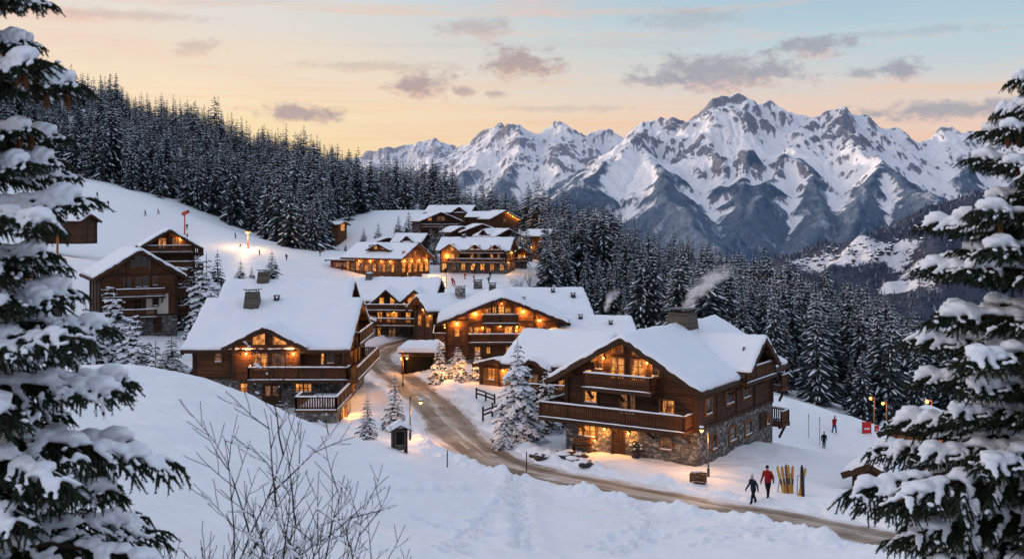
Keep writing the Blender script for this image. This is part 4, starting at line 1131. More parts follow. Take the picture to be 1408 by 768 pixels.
# roofs behind it
G_ = Chalet('chalet', 'long plain snow roof running right behind the glowing middle chalet', (8.8, 150.0, -17.6), R(97), 15, 17, base=2, eave=4.7, slope=.40, ox=1, oy=.9, T=.5, seed=12)
G_.chimney(-1.5, 3.5, .5, .8, M_METAL); G_.chimney(-3.0, 1.0, .6, .9, M_METAL); G_.chimney(0, 13.5, 1.1, 1.4, M_STONE)
H_ = Chalet('chalet', 'low snow-roofed chalet with vent pipes behind the large chalet, at the edge of the forest', (13.5, 132, -18.5), R(92), 10, 8.5, base=2, eave=4.9, slope=.30, ox=1, oy=.8, T=.45, seed=13)
H_.chimney(-1.2, 5.4, .5, .8, M_METAL); H_.chimney(-2.8, 2.0, .45, .7, M_METAL); H_.chimney(-3.0, 7.2, .6, .8, M_METAL)
auto_windows(H_, 'L', (2.6,), 3, .4)
# chalet between the big fir and the large chalet
I_ = Chalet('chalet', 'smaller chalet half hidden between the big snowy fir and the large chalet', (8.0, 93.8, -16.8), R(66), 8.4, 6.8, base=2, eave=4.7, slope=.48, ox=.9, oy=.8, T=.45, seed=14)
yI = 4.6
I_.cross('L', yI, 2.4, p=.8, eave=4.3, slope=.6, ox=.4, oy=.5, seed=15)
I_.win('L', (-yI, 2.6, .8, 1.2), 'dim', 2, 2, .8, True); I_.win('L', (-2.2, 2.6, .8, 1.1), 'lit', 2, 2, 0, True); I_.balcony('L', -6.5, -.5, 2.2, 1.3, .9)
# lit shed below it
J_ = Chalet('shed', 'small lean-to shed glowing orange inside, behind the big snowy fir', (-1.2, 107, -16.7), R(-38), 4.6, 4.5, base=0, eave=2.3, slope=.25, ox=.6, oy=.6, T=.3, seed=16, wall=M_WARMWOOD, cat='shed', depth=1)
J_.win('F', (-1.0, .9, .8, 1.1), 'hot', 2, 2, world=True); J_.win('L', (-2.2, .5, 1.0, 1.5), 'hot', 2, 2, world=True, snow=False); J_.lamp('F', uz=(.6, 1.9), power=45); J_.lamp('L', uz=(-1.2, 1.9), power=40)
# garage with a snow cushion
def garage():
    o = Vector((-10.0, 117.5, -16.6))
    t = thing('garage', 'squat open garage under a cushion of snow, beside the road below the glowing chalet', 'garage', o, R(-6)); t.scale = (.66, .8, .86)
    b = MB(); b.box((-2.6, 2, .9), (.35, 5, 3.2)); b.box((2.6, 2, .9), (.35, 5, 3.2)); b.box((0, 4.4, .9), (5.3, .3, 3.2)); b.box((0, -.3, 2.35), (5.6, .4, .4)); b.build('wall', M_BEAM, t)
    b = MB(); b.box((0, 2.2, .9), (4.8, 4, 2.6)); b.build('interior_shade', M_DARK, t)  # solid near-black block, painted shade filling the open garage
    b = MB(); b.box((0, 2, 2.65), (6.2, 5.8, .22)); r = b.build('roof', M_BEAM, t)
    V, Fc = slab_snow(-3.2, 3.2, -1, 5, lambda U, Vv: 2.76+0*U, 1.0, .3, 33, r=1.4)
    link('snow', mesh_np('snow', V, Fc, M_ROOFSNOW, smooth=True), r)
    lp = MB(); lp.box((0, 0, 0), (.1, .05, .2)); l = lp.build('wall_lamp', M_METAL, t, (-2.7, -.5, 1.9))
    g = MB(); g.ball((0, -.12, 0), .11, 0, 1); g.build('bulb', M_BULB, l)
    point_light(t.matrix_basis @ Vector((-2.7, -.95, 1.9)), 70)
garage()

# dark unlit chalets on the left edge
L_ = Chalet('chalet', 'tall unlit timber chalet with a cream rendered corner, behind the snowy firs below the piste', (-47.2, 139, -14.6), R(27), 9.2, 11, base=2.2, eave=7.6, slope=.62, ox=1.2, oy=1.3, T=.45, seed=17, wall=M_PLANK, depth=6)
def zL(x, y): return 50+x/3.4909, 300+y/3.4909
def rL(x0, y0, x1, y1): a = zL(x0, y0); b = zL(x1, y1); return (a[0], a[1], b[0], b[1])
for q in ((474, 180, 500, 232), (510, 176, 532, 228), (538, 190, 554, 240), (455, 200, 468, 236)): L_.win('F', rL(*q), 'off', 1, 2, snow=False)
for q in ((420, 290, 450, 338), (478, 286, 502, 330), (514, 280, 536, 328), (560, 278, 580, 320), (470, 384, 504, 440)): L_.win('F', rL(*q), 'off', 2, 2)
r_ = MB(); r_.box((0, -.05, 0), (2.7, .1, 2.6)); a_ = L_.pix('F', *zL(580, 410)); M_ = L_.frame('F', .003); r_.build('rendered_wall', M_RENDER, L_.root, M_ @ Vector((a_[0], 0, a_[1])))
L_.win('F', rL(560, 378, 584, 418), 'off', 1, 2, .11)
L_.door('F', rL(566, 480, 596, 545))
for zz, u0_, u1_ in ((L_.pix('F', *zL(490, 372))[1], -4.6, 3.0), (L_.pix('F', *zL(490, 470))[1], -4.4, 2.0)): L_.balcony('F', u0_, u1_, zz, 1.3, .9, slat=.22)
for zz in (7.0, 4.7, 2.4): L_.balcony('R', .5, 9, zz, 1.6, .9, slat=.24)
M_2 = Chalet('chalet', 'upper dark chalet with one lamp under its gable, just behind the tall unlit chalet', (-51.5, 165, -13.0), R(20), 7.0, 10, base=2, eave=9.0, slope=.62, ox=1.0, oy=1.4, T=.42, seed=18, depth=6)
M_2.win('F', (-1, 8.6, 1.0, 1.4), 'lit', 2, 2, world=True, snow=False); M_2.win('F', (1, 8.6, 1.0, 1.4), 'dim', 2, 2, world=True, snow=False); M_2.lamp('F', uz=(1.6, 9.8), power=70)
for zz in (8.0, 5.6, 3.2): M_2.balcony('F', -3.4, 3.4, zz, 1.2, .9, slat=.24); M_2.balcony('R', .3, 8, zz-.4, 1.5, .9, slat=.26)
N_ = Chalet('cabin', 'low timber cabin with a snow roof beside the tall brown post on the piste', (-90, 233, -2.4), R(74), 5.6, 12, base=0, eave=1.9, slope=.46, ox=.8, oy=.8, T=.45, seed=19, cat='cabin')
N_.win('L', (-9, .5, .8, 1.0), 'hot', 2, 2, world=True); N_.lamp('L', uz=(-10.5, 1.5), power=60); N_.win('L', (-4, .5, .8, 1.0), 'dim', 2, 2, world=True)
O_2 = Chalet('chalet', 'weathered chalet glimpsed through the branches of the fir in front, at the far left', (-61, 132, -13.5), R(8), 8, 10, base=2.2, eave=6.2, slope=.5, ox=1, oy=1, T=.42, seed=20, wall=M_PLANK, depth=5)
auto_windows(O_2, 'F', (2.9, 5.0), 3, .5); O_2.balcony('F', -3.8, 3.8, 2.7, 1.2, .9)

# ------------------------------------------------------------------ the upper hamlet
def far(name, label, px, D, py, rz, W, L, eave, slope, base=1.6, T=.36, seed=30, wall=None, ox=.9, oy=1.0, cat='chalet', **k):
    p = P(px, py, D)
    return Chalet(name, label, p, R(rz), W, L, base, eave, slope, ox, oy, T, None, wall, None, 6, seed, False, cat, .6)
Q1 = far('restaurant', 'long lamp-lit restaurant with a glowing ground floor and a low dormer, beside the piste', 571, 276, 377, 58, 12, 17.5, 4.3, .56, base=0, seed=31, wall=M_PLANK, cat='restaurant')
Q1.cross('L', 8.0, 6.2, p=-1.6, eave=6.2, slope=.42, ox=.7, oy=.6, zb=4)
for du in (-1.2, 1.2): Q1.win('L', (-8.0+du, 6.3, .8, .8), 'hot', 2, 1, -1.6, True, snow=False)
[Q1.win('L', (-16.6+1.42*i+rnd.gauss(0, .12), .7+rnd.random()*.3, .7+.5*rnd.random(), 1.5+.7*rnd.random()), rnd.choice(['hot', 'lit', 'lit', 'dim', 'hot']), rnd.choice([1, 2, 3]), 2, 0, True, snow=False) for i in range(11)]; auto_windows(Q1, 'F', (.7,), 5, 1, 1.3, 2.2, 0, None, .8); auto_windows(Q1, 'F', (4.3,), 3, .8, .8, 1.6)
for uu in (-16, -13, -9.5, -6, -3): Q1.lamp('L', uz=(uu, 3.3), power=90, size=1.5)
for uu in (-4.5, -1.5, 1.5, 4.5): Q1.lamp('F', uz=(uu, 3.4), power=110, size=1.5)
Q1.lamp('F', uz=(-2, 6.4), power=60, size=2); Q1.chimney(-2.6, 11.5, 1.6, .9, M_STONE)
Q2 = far('shed', 'flat red-fronted ticket shed at the left end of the lamp-lit restaurant', 492, 282, 371, 72, 5, 6.5, 2.6, .2, base=0, T=.3, seed=32, cat='shed', wall=M_REDWOOD)
Q2.win('L', (-3.4, .9, 4.0, 1.0), 'dim', 4, 1, world=True, snow=False)
Q3 = far('chalet', 'plain dark gabled chalet right behind the lamp-lit restaurant', 534, 318, 352, 14, 12, 14, 3.2, .34, base=0, seed=33)
Q4 = far('chalet', 'pair of pointed dark gables close behind the right end of the lamp-lit restaurant', 584, 310, 350, 66, 6.0, 8, 3.8, .7, base=0, seed=34)
Q4.cross('L', 3.6, 3.4, p=.5, eave=3.8, slope=.8, ox=.4, oy=.5)
Q5 = far('hotel', 'big three-gabled timber hotel with snowy balconies above the piste', 702, 289, 371, 80, 12, 17.6, 5.4, .5, base=2.2, seed=35, cat='hotel')
for yy, ww in ((2.8, 4.6), (8.0, 4.6)):
    Q5.cross('L', yy, ww, p=.8, eave=5.2, slope=.62, ox=.6, oy=.8, seed=int(yy*3))
    for du in (-.9, .9):
        Q5.win('L', (-yy+du, 5.4, .7, 1.1), 'lit', 1, 2, .8, True, snow=False); Q5.win('L', (-yy+du, 3.1, .7, 1.4), 'lit' if du < 0 else 'dim', 1, 2, .8, True, snow=False)
Q5.cross('L', 14.6, 4.8, p=1.2, eave=5.2, slope=.66, ox=.5, oy=.9, seed=44, wallm=M_WARMWOOD)
for z_, k_ in ((5.3, 'hot'), (2.8, 'hot')): Q5.win('L', (-14.0, z_, .9, 1.6), k_, 1, 2, 1.2, True, snow=False)
Q5.lamp('L', uz=(-15.6, 6.2), extra=1.2, power=150, size=1.5); Q5.lamp('L', uz=(-15.4, 3.8), extra=1.2, power=150, size=1.5); Q5.lamp('L', uz=(-8, 6.9), extra=.8, power=50, size=1.6)
auto_windows(Q5, 'L', (.2,), 7, .45, 1.0, 1.6, .0)
Q5.balcony('L', -12, -.2, 4.7, 1.5, .8, extra=.6, slat=.4); Q5.balcony('L', -15, -.2, 2.3, 2.2, .9, extra=.4, slat=.4)
auto_windows(Q5, 'F', (2.6, .3), 4, .5, 1, 1.6); Q5.lamp('F', uz=(-4, 2.0), power=120, size=2); Q5.lamp('F', uz=(1, 4.5), power=90, size=2)
Q5.chimney(-.5, 12.5, 1.0, .8, M_STONE)
Q6 = far('chalet', 'broad dark gabled lodge high in the hamlet, with pale windows under its gable', 606, 352, 322, 16, 13, 15, 4.2, .42, base=0, seed=36)
for uu, k_ in ((-3.6, 'lit'), (-.6, 'dim'), (.8, 'dim')): Q6.win('F', (uu, 4.4, 1.1, 1.3), k_, 2, 2, world=True, snow=False)
Q6.balcony('F', -6.5, 6.0, 2.4, 1.4, .8, slat=.5); Q6.lamp('F', uz=(4.5, 2.2), power=60, size=1.6); Q6.win('F', (4.4, .4, 1, 1.6), 'lit', 2, 2, world=True, snow=False)
Q7 = far('chalet', 'long roofed lodge at the very top of the hamlet, behind the broad dark gabled lodge', 650, 384, 310, 76, 11, 15, 4.6, .42, base=0, seed=37)
Q7.cross('L', 3.0, 5, p=.6, eave=4.6, slope=.7, ox=.5, oy=.6); auto_windows(Q7, 'L', (1.4,), 5, .3)
Q8 = far('chalet', 'low snow-roofed chalet behind the three-gabled hotel with a small pointed dormer', 662, 330, 337, 12, 12, 12, 3.9, .38, base=0, seed=38); Q8.win('F', (0, 4, 1, 1), 'dim', 2, 2, world=True, snow=False)
Q9 = far('chalet', 'stacked balcony chalet at the right side of the hamlet, behind the three-gabled hotel', 697, 322, 346, 40, 9, 9, 4.6, .42, base=0, seed=39)
Q9.balcony('F', -4.4, 4.4, 2.4, 1.4, .8, slat=.5); auto_windows(Q9, 'F', (2.6,), 3, .3)
Q9.cross('L', 4, 3.4, p=.6, eave=5.2, slope=.7, ox=.4, oy=.5)
Q10 = far('chalet', 'hilltop chalet outlined with strings of orange lights, at the right end of the hamlet', 694, 362, 318, 24, 10, 10, 4.2, .5, base=0, seed=40); Q10.win('F', (0, 3, 1, 1.2), 'dim', 2, 2, world=True, snow=False)
for i in range(7): Q10.lamp('R', uz=(.6+i*1.5, 3.6), power=60, size=1.8, out=.5)
for i in range(5): Q10.lamp('F', uz=(1.0+i*.9, 6.0-i*.5), power=45, size=1.5, out=.3)
Q10.lamp('R', uz=(3, 2.2), power=60, size=2, out=.5); Q10.lamp('R', uz=(7, 1.6), power=60, size=2, out=.5)
Q11 = far('chalet', 'pale snow roof beside the hilltop chalet with the strings of orange lights', 676, 372, 312, 72, 8, 7, 3.4, .4, base=0, seed=41)
Q12 = far('hut', 'lone hut with a snow roof and orange lamps among firs right of the hamlet', 757, 330, 345, 66, 6.5, 6.5, 4.6, .5, base=0, seed=42, cat='hut')
Q12.lamp('L', uz=(-6.2, 1.6), power=140, size=2); Q12.lamp('L', uz=(-4.8, 1.2), power=120, size=2); Q12.lamp('F', uz=(0, 2.6), power=70, size=2); Q12.lamp('L', uz=(-1.5, 3.4), power=60, size=2)
Q13 = far('hut', 'tiny timber hut with one bright window at the edge of the hillside forest', 471, 372, 319, 64, 5, 6.4, 2.6, .34, base=0, seed=43, cat='hut', wall=M_PLANK)
Q13.win('F', (0, .5, 2.2, 2.2), 'hot', 2, 2, world=True, snow=False); Q13.lamp('F', uz=(0, 2.9), power=40, size=1.4)
Q14 = far('chalet', 'small steep-roofed chalet stepping down from the right end of the three-gabled hotel', 714, 300, 366, 38, 5.0, 7, 3.6, .6, base=1.4, seed=61)
Q14.win('F', (0, 1.9, 1.0, 1.3), 'hot', 2, 2, world=True, snow=False); Q14.lamp('F', uz=(1.6, 2.6), power=60, size=1.5); Q14.balcony('F', -2.4, 2.4, 1.5, 1.1, .8, slat=.4)
Q15 = far('chalet', 'little gabled chalet between the restaurant and the broad dark gabled lodge', 574, 330, 345, 8, 6.5, 8, 3.0, .52, base=1.2, seed=62)
Q15.win('F', (-1, 1.5, .9, 1.1), 'lit', 2, 2, world=True, snow=False); Q15.win('F', (1.2, 1.5, .9, 1.1), 'dim', 2, 2, world=True, snow=False)
Q16 = far('chalet', 'little dark chalet under snow behind the left gable of the three-gabled hotel', 634, 332, 334, 24, 6.0, 8, 3.4, .5, base=1.2, seed=63)
Q16.win('F', (0, 3.2, .9, 1.0), 'lit', 2, 2, world=True, snow=False)
# huts behind the fir on the right
p = under(1203, 71)
R1 = Chalet('hut', 'low timber hut under a bulging snow roof, left of the fir on the right', (p.x, p.y, p.z-.25), R(-38), 2.6, 3.0, base=0, eave=1.35, slope=.45, ox=.6, oy=.6, T=.75, seed=50, cat='hut', wall=M_PLANK, depth=2)
p = under(1262, 84)
R2 = Chalet('hut', 'second snow-laden hut just beyond the branches of the fir on the right', (p.x, p.y, p.z-.2), R(-30), 4.2, 4.4, base=0, eave=2.5, slope=.45, ox=.7, oy=.7, T=.5, seed=51, cat='hut', wall=M_WARMWOOD, depth=2)
R2.lamp('F', uz=(1, 2.0), power=20)

# glass pavilion on the restaurant terrace
def pavilion():
    p = P(597, 379, 262)
    t = thing('glass_pavilion', 'small glass pavilion lit from inside, on the terrace beside the lamp-lit restaurant', 'pavilion', (p[0], p[1], gz(p[0], p[1])), R(20))
    w, h = 4.6, 3.0
    f = MB()
    for i in range(5):
        for s_ in (-1, 1):
            f.box((-w/2+w*i/4, s_*w/2, h/2), (.12, .12, h)); f.box((s_*w/2, -w/2+w*i/4, h/2), (.12, .12, h))
    for z in (.05, 1.5, h):
        for s_ in (-1, 1): f.box((0, s_*w/2, z), (w, .1, .1)); f.box((s_*w/2, 0, z), (.1, w, .1))
    f.build('frame', M_STEEL, t)
    g = MB()
    for i in range(4):
        for j in range(2):
            for s_ in (-1, 1):
                g.box((-w/2+w*(i+.5)/4, s_*w/2, .1+j*1.45+.7), (w/4-.2, .03, 1.2)); g.box((s_*w/2, -w/2+w*(i+.5)/4, .1+j*1.45+.7), (.03, w/4-.2, 1.2))
    g.build('pane', emit_material('pavilion_glass', (1.0, .72, .42, 1), .8), t)
    s_ = MB(); s_.box((0, 0, h+.18), (w+.2, w+.2, .3)); s_.build('snow', M_ROOFSNOW, t)
    point_light((p[0], p[1]-3.2, gz(p[0], p[1])+2), 200, .3)
pavilion()
# ------------------------------------------------------------------ trees
def needle_mat(name, a, b_):
    m, t, b = material(name, .75, a, .15)
    n = t.noise(tc(t, 'Object'), 2.5, 3, .6)
    t.put(b.inputs['Base Color'], t.mix(t.mapr(n, .3, .7), a, b_))
    return m
M_NEEDLE = needle_mat('spruce_needles', (.010, .018, .016, 1), (.024, .036, .030, 1))
M_NEEDLE_NEAR = needle_mat('fir_needles', (.012, .020, .012, 1), (.030, .042, .020, 1))
M_NEEDLE_FOREST = needle_mat('forest_needles', (.014, .021, .024, 1), (.032, .044, .046, 1))
M_BARK, _t, _b = material('bark', .9, (.045, .028, .02, 1), .1)
M_TREESNOW, _t, _b = material('tree_snow', .6, (.84, .87, .92, 1), .2)
M_FROST, _t, _b = material('frosted_needles', .7, (.30, .34, .39, 1), .15)

def forest_spruce(seed, H, Rb, tiers, nb, seg, snow=.6, trunk=True):
    """slim mountain spruce: whorls of drooping boughs, each a ridged fan with ragged edges and snow lying on it"""
    r = random.Random(seed); V = []; Fc = []; MI = []
    def quad(a, b, c, d, m):
        k = len(V); V.extend((a, b, c, d)); Fc.append((k, k+1, k+2, k+3)); MI.append(m)
    zb = H*.06
    for ti in range(tiers):
        f = (ti+.5*r.random())/tiers; z0 = zb+(H-zb)*f**.92
        Lb = Rb*(1-f)**.74*(.82+.3*r.random())+.10
        n = max(4, int(nb*(1-.45*f))); a0 = r.random()*6.28
        for k in range(n):
            if r.random() < .06: continue
            az = a0+6.283*k/n+r.gauss(0, .16); L = Lb*(.72+.45*r.random()); zz = z0+r.gauss(0, .10)*H/tiers
            ca, sa = math.cos(az), math.sin(az); dr = .30+.25*r.random()+.18*(1-f); w0 = L*(.25+.13*r.random())
            pc, pl, pr = [], [], []
            for i in range(seg+1):
                t = i/seg; rr = L*t; z = zz+L*(.10*t-dr*t*t)+(.10*L*t**3)
                wd = w0*(1.25*t**.6*(1-t)**.55+.05) if i < seg else .02
                wl = wd*(.6+.75*r.random()); wr = wd*(.6+.75*r.random())
                pc.append((ca*rr, sa*rr, z)); dz = .55
                pl.append((ca*rr-sa*wl, sa*rr+ca*wl, z-wl*dz-.05*L*r.random())); pr.append((ca*rr+sa*wr, sa*rr-ca*wr, z-wr*dz-.05*L*r.random()))
            for i in range(seg):
                m = 0
                quad(pc[i], pc[i+1], pl[i+1], pl[i], m); quad(pc[i+1], pc[i], pr[i], pr[i+1], m)
                if r.random() < snow*(.75+.4*f):
                    hgt = .022*L+.05; s0 = .2+.38*r.random(); s1 = .2+.38*r.random()
                    def up(p, q, s): return (p[0]+(q[0]-p[0])*s, p[1]+(q[1]-p[1])*s, p[2]+(q[2]-p[2])*s+hgt)
                    c0 = (pc[i][0], pc[i][1], pc[i][2]+hgt*1.6); c1 = (pc[i+1][0], pc[i+1][1], pc[i+1][2]+hgt*1.6)
                    quad(c0, c1, up(pc[i+1], pl[i+1], s1), up(pc[i], pl[i], s0), 1 if r.random() < .6 else 3); quad(c1, c0, up(pc[i], pr[i], s0), up(pc[i+1], pr[i+1], s1), 1 if r.random() < .6 else 3)
    # leader
    k = len(V); 
    for j in range(3):
        a = j*2.094; quad((0, 0, H*1.03), (.10*math.cos(a), .10*math.sin(a), H*.93), (.1*math.cos(a+1), .1*math.sin(a+1), H*.92), (.1*math.cos(a+2.09), .1*math.sin(a+2.09), H*.93), 0)
    if trunk:
        rb = H*.014
        for j in range(5):
            a, b = j*1.2566, (j+1)*1.2566
            quad((rb*math.cos(a), rb*math.sin(a), -1.2), (rb*math.cos(b), rb*math.sin(b), -1.2), (.02*math.cos(b), .02*math.sin(b), H*.9), (.02*math.cos(a), .02*math.sin(a), H*.9), 2)
    return np.array(V, np.float32), np.array(Fc, np.int32), np.array(MI, np.int32)

SPRUCE_HI = [forest_spruce(s, 14, (2.3, 2.9, 3.4)[s % 3], 25, 11, 4, .52) for s in range(6)]
SPRUCE_LO = [forest_spruce(40+s, 14, (2.4, 2.9, 3.4)[s % 3], 16, 7, 2, .52) for s in range(6)]
TREE_MATS = [M_NEEDLE_FOREST, M_TREESNOW, M_BARK, M_FROST]
SPRUCE_ME = [mesh_np('spruce_tree', v, f, TREE_MATS, m) for v, f, m in SPRUCE_HI]

def in_poly(x, y, poly):
    n = len(poly); ins = np.zeros(len(x), bool); j = n-1
    for i in range(n):
        xi, yi = poly[i]; xj, yj = poly[j]
        c = ((yi > y) != (yj > y)) & (x < (xj-xi)*(y-yi)/((yj-yi) if abs(yj-yi) > 1e-9 else 1e-9)+xi)
        ins ^= c; j = i
    return ins

def scatter(poly, spacing, seed):
    r = np.random.RandomState(seed); p = np.array(poly)
    x0, y0 = p.min(0); x1, y1 = p.max(0)
    gx, gy = np.meshgrid(np.arange(x0, x1, spacing), np.arange(y0, y1, spacing))
    gx = gx.ravel()+r.uniform(-.46, .46, gx.size)*spacing; gy = gy.ravel()+r.uniform(-.46, .46, gy.size)*spacing
    k = in_poly(gx, gy, poly)
    return gx[k], gy[k]

LEFT_EDGE = [(-60, 195), (60, 222), (120, 243), (180, 262), (232, 278), (290, 294), (322, 312), (352, 326), (392, 341), (430, 349), (452, 338), (470, 322)]
left_poly = [tuple(hit0(*q)) for q in LEFT_EDGE]
left_poly += [(-54, 400), (-62, 440), (-46, 470), (-28, 470), (-10, 520), (10, 600), (14, 640), (-20, 720), (-330, 730), (-420, 640), (-360, 420)]
RIGHT_EDGE = [(736, 416), (790, 434), (850, 452), (930, 480), (1010, 512), (1075, 538), (1120, 556), (1165, 571), (1215, 585), (1270, 598), (1330, 606), (1420, 612)]
right_poly = [tuple(hit0(*q)) for q in RIGHT_EDGE]
right_poly += [(150, 170), (190, 260), (190, 360), (130, 430), (60, 480), (20, 520), (-16, 520), (-14, 440), (2, 400), (8, 350), (9, 300)]

def forest(name, poly, spacing, seed, label, group, n_ind, hrange):
    x, y = scatter(poly, spacing, seed)
    if seed == 2:   # the huts stand in a clearing
        k = ~((np.hypot(x-12.5, y-330) < 9) | (np.hypot(x-11, y-316) < 6)); x, y = x[k], y[k]
    r = np.random.RandomState(seed+100)
    # uneven: little clearings
    k = fbm(x/38, y/38, 3, seed+3) > -.42; x, y = x[k], y[k]
    z = ground(x, y); n = len(x)
    h = (hrange[0]+(hrange[1]-hrange[0])*r.beta(1.6, 1.8, n))*(1+.34*fbm(x/30, y/30, 2, seed+9)); small = r.rand(n) < .12; h[small] *= .55
    h *= np.where(y > 480, .84, 1.0)
    rz = r.uniform(0, 6.28, n); wide = r.uniform(.75, 1.3, n)
    vis = (np.abs(x/y) < .50)
    # hidden ones come last: a tree counts by its picture size
    px = CX+x/y*F; size = h/y
    if seed == 1:   # only the front rows and the skyline of the hillside forest show whole trees
        pass
    order = np.argsort(-np.where(vis, size, 0))
    ind = order[:n_ind]; rest = order[n_ind:]
    for i in ind:
        o = link('spruce_tree', SPRUCE_ME[r.randint(6)], None, (x[i], y[i], z[i]-.2), (r.normal(0, .03), r.normal(0, .03), rz[i]))
        s = h[i]/14; o.scale = (s*wide[i], s*wide[i], s); tag(o, label, 'spruce tree', group)
    VV, FF, MM = [], [], []; base = 0
    for i in rest:
        far = y[i] > 330
        v, f, m = (SPRUCE_LO if (far or not vis[i]) else SPRUCE_HI)[r.randint(6)]
        s = h[i]/14; c, sn = math.cos(rz[i]), math.sin(rz[i])
        q = np.empty_like(v); q[:, 0] = (v[:, 0]*c-v[:, 1]*sn)*s*wide[i]+x[i]; q[:, 1] = (v[:, 0]*sn+v[:, 1]*c)*s*wide[i]+y[i]; q[:, 2] = v[:, 2]*s+z[i]-.2
        VV.append(q); FF.append(f+base); MM.append(m); base += len(v)
    o = link(name, mesh_np(name, np.concatenate(VV), np.concatenate(FF), TREE_MATS, np.concatenate(MM)))
    tag(o, kind='stuff'); print(name, n, 'trees', len(rest), 'merged')
forest('hillside_forest', left_poly, 7.4, 1, 'snow-dusted dark spruce in the front rows of the forest on the hillside above the piste', 'spruces along the hillside forest edge', 140, (14, 26))
forest('valley_forest', right_poly, 5.0, 2, 'snow-dusted dark spruce in the forest that falls away behind the large chalet', 'spruces of the forest behind the large chalet', 150, (12, 19))

# ---- garden firs loaded with clumps of snow
def snowy_fir(seed, H, Rb, tiers, nb, snow=.9, clump=1.0, name='crown'):
    r = random.Random(seed); mb = MB()
    def twig(p, d, l):
        d = d.normalized(); u = Vector((0, 0, 1)); s = d.cross(u)
        if s.length < .1: s = Vector((1, 0, 0))
        s.normalize(); n = s.cross(d)
        for k in range(4):
            a = k*math.pi/4+r.random()*.5; q = s*math.cos(a)+n*math.sin(a); w = l*(.20+.08*r.random())
            m1 = p+d*l*.35; m2 = p+d*l*.75
            mb.add([p, m1+q*w, m2+q*w*.7, p+d*l*1.08, m2-q*w*.7, m1-q*w], [(0, 1, 2, 3), (0, 3, 4, 5)], 0)
        # loose sprays along both sides make the outline prickly
        for k in range(6):
            t = .25+.75*k/6; b0 = p+d*l*t; sd = s*(1 if k % 2 else -1)+d*.7+Vector((0, 0, r.uniform(-.5, .1)))
            e = b0+sd.normalized()*l*.36; mb.add([b0-d*l*.05, b0+d*l*.05, e], [(0, 1, 2)], 0)
    for ti in range(tiers):
        f = (ti+.4*r.random())/tiers; z0 = H*(.05+.95*f**.95)
        Lb = Rb*(1-f)**.8*(.8+.35*r.random())+.07; n = max(4, int(nb*(1-.45*f))); a0 = r.random()*6.28
        for k in range(n):
            az = a0+6.283*k/n+r.gauss(0, .2); L = Lb*(.75+.4*r.random()); o = Vector((0, 0, z0+r.gauss(0, .08*H/tiers)))
            dh = Vector((math.cos(az), math.sin(az), 0)); sd = Vector((-math.sin(az), math.cos(az), 0)); dr = .30+.2*r.random()+.2*(1-f)
            def pos(t): return o+dh*(L*t)+Vector((0, 0, L*(.18*t-dr*t*t+.08*t**3)))
            m = max(2, int(L/.24)+1)
            for i in range(m+1):
                t = .22+.78*i/m; p = pos(t); d = (pos(min(t+.1, 1.1))-pos(t-.1)).normalized()
                l = max(.16, min(.5, L*.45)*(1.1-.45*t))
                for sgn in ((-1, 1) if i < m else (0,)):
                    dd = d*.8+sd*sgn*.75*(1 if sgn else 0)+Vector((0, 0, -.22)); twig(p, dd, l)
                    if r.random() < snow:
                        c = p+dd.normalized()*l*(.45+.2*r.random())+Vector((0, 0, .05*clump)); q = l*(.25+.2*r.random())*clump
                        mb.ball(c, (q*1.2, q*1.2, q*.6), 1, 2 if q > .10 else 1, .9)
    mb.tube([(0, 0, H*.97), (0, 0, H*1.05)], [.03, .01], 5, 0)
    crown = mb.mesh(name, [M_NEEDLE, M_TREESNOW])
    tr = MB(); tr.tube([(0, 0, -1), (0, 0, H*.45), (0, 0, H*.98)], [H*.016+.03, H*.011+.015, .012], 7, 0)
    return crown, tr.mesh('trunk', M_BARK)
FIR = {'big': snowy_fir(1, 7.2, 2.0, 18, 9, .86, 1.12), 'mid': snowy_fir(2, 4.6, 1.35, 13, 8, .72, 1.0), 'slim': snowy_fir(3, 6.5, 1.3, 15, 8, .66, .9), 'dark': snowy_fir(4, 7.0, 1.5, 17, 8, .5, .7), 'lush': snowy_fir(5, 6.0, 1.9, 15, 8, .76, 1.05)}
FIR_H = {'big': 7.2, 'mid': 4.6, 'slim': 6.5, 'dark': 7.0, 'lush': 6.0}
def fir(kind, px, py_base, py_top, label, D=None, group=None, wide=1.0, name='fir_tree', rz=None):
    p = under(px, D) if D else at(px, py_base)
    h = max(1.0, (HY-py_top)/F*p.y - p.z) if not D else max(1.0, (HY-py_top)/F*D-p.z)
    t = thing(name, label, 'fir tree', (p.x, p.y, p.z-.12), rnd.random()*6.28 if rz is None else rz, group)
    s = h/FIR_H[kind]; t.scale = (s*wide, s*wide, s)
    link('crown', FIR[kind][0], t); link('trunk', FIR[kind][1], t)
    return p, h
fir('big', 712, 604, 468, 'big fir heaped with snow beside the road, left of the large chalet')
fir('mid', 752, 588, 505, 'thin snowy fir squeezed between the big snowy fir and the large chalet', D=86.5)
fir('lush', 693, 606, 560, 'low snow-smothered shrub-like fir at the foot of the big snowy fir', D=79.5, wide=.8)
for px, pt, lb, w in ((604, 466, 'left of the three', .8), (629, 474, 'middle one of the three', 1.2), (657, 478, 'right one of the three', .9)):
    p, h = fir('lush' if w > 1 else 'mid', px, 528, pt, 'snow-clumped fir lit warm yellow, %s below the glowing chalet' % lb, D=110+(px-604)*.02, wide=w, group='three lit firs below the glowing chalet')
    if w > 1:
        for (dx, dz) in ((-.9, 1.3), (.6, 2.0)): point_light((p.x+dx, p.y-1.6, p.z+dz), 26, .12)
    else: point_light((p.x-.6, p.y-1.2, p.z+1.5), 14, .12)
fir('slim', 505, 603, 542, 'small dense snowy fir beside the terrace corner, near the road lamp', wide=1.15)
fir('slim', 543, 598, 514, 'taller lopsided snowy fir just above the little roofed notice board', D=86, wide=1.1)
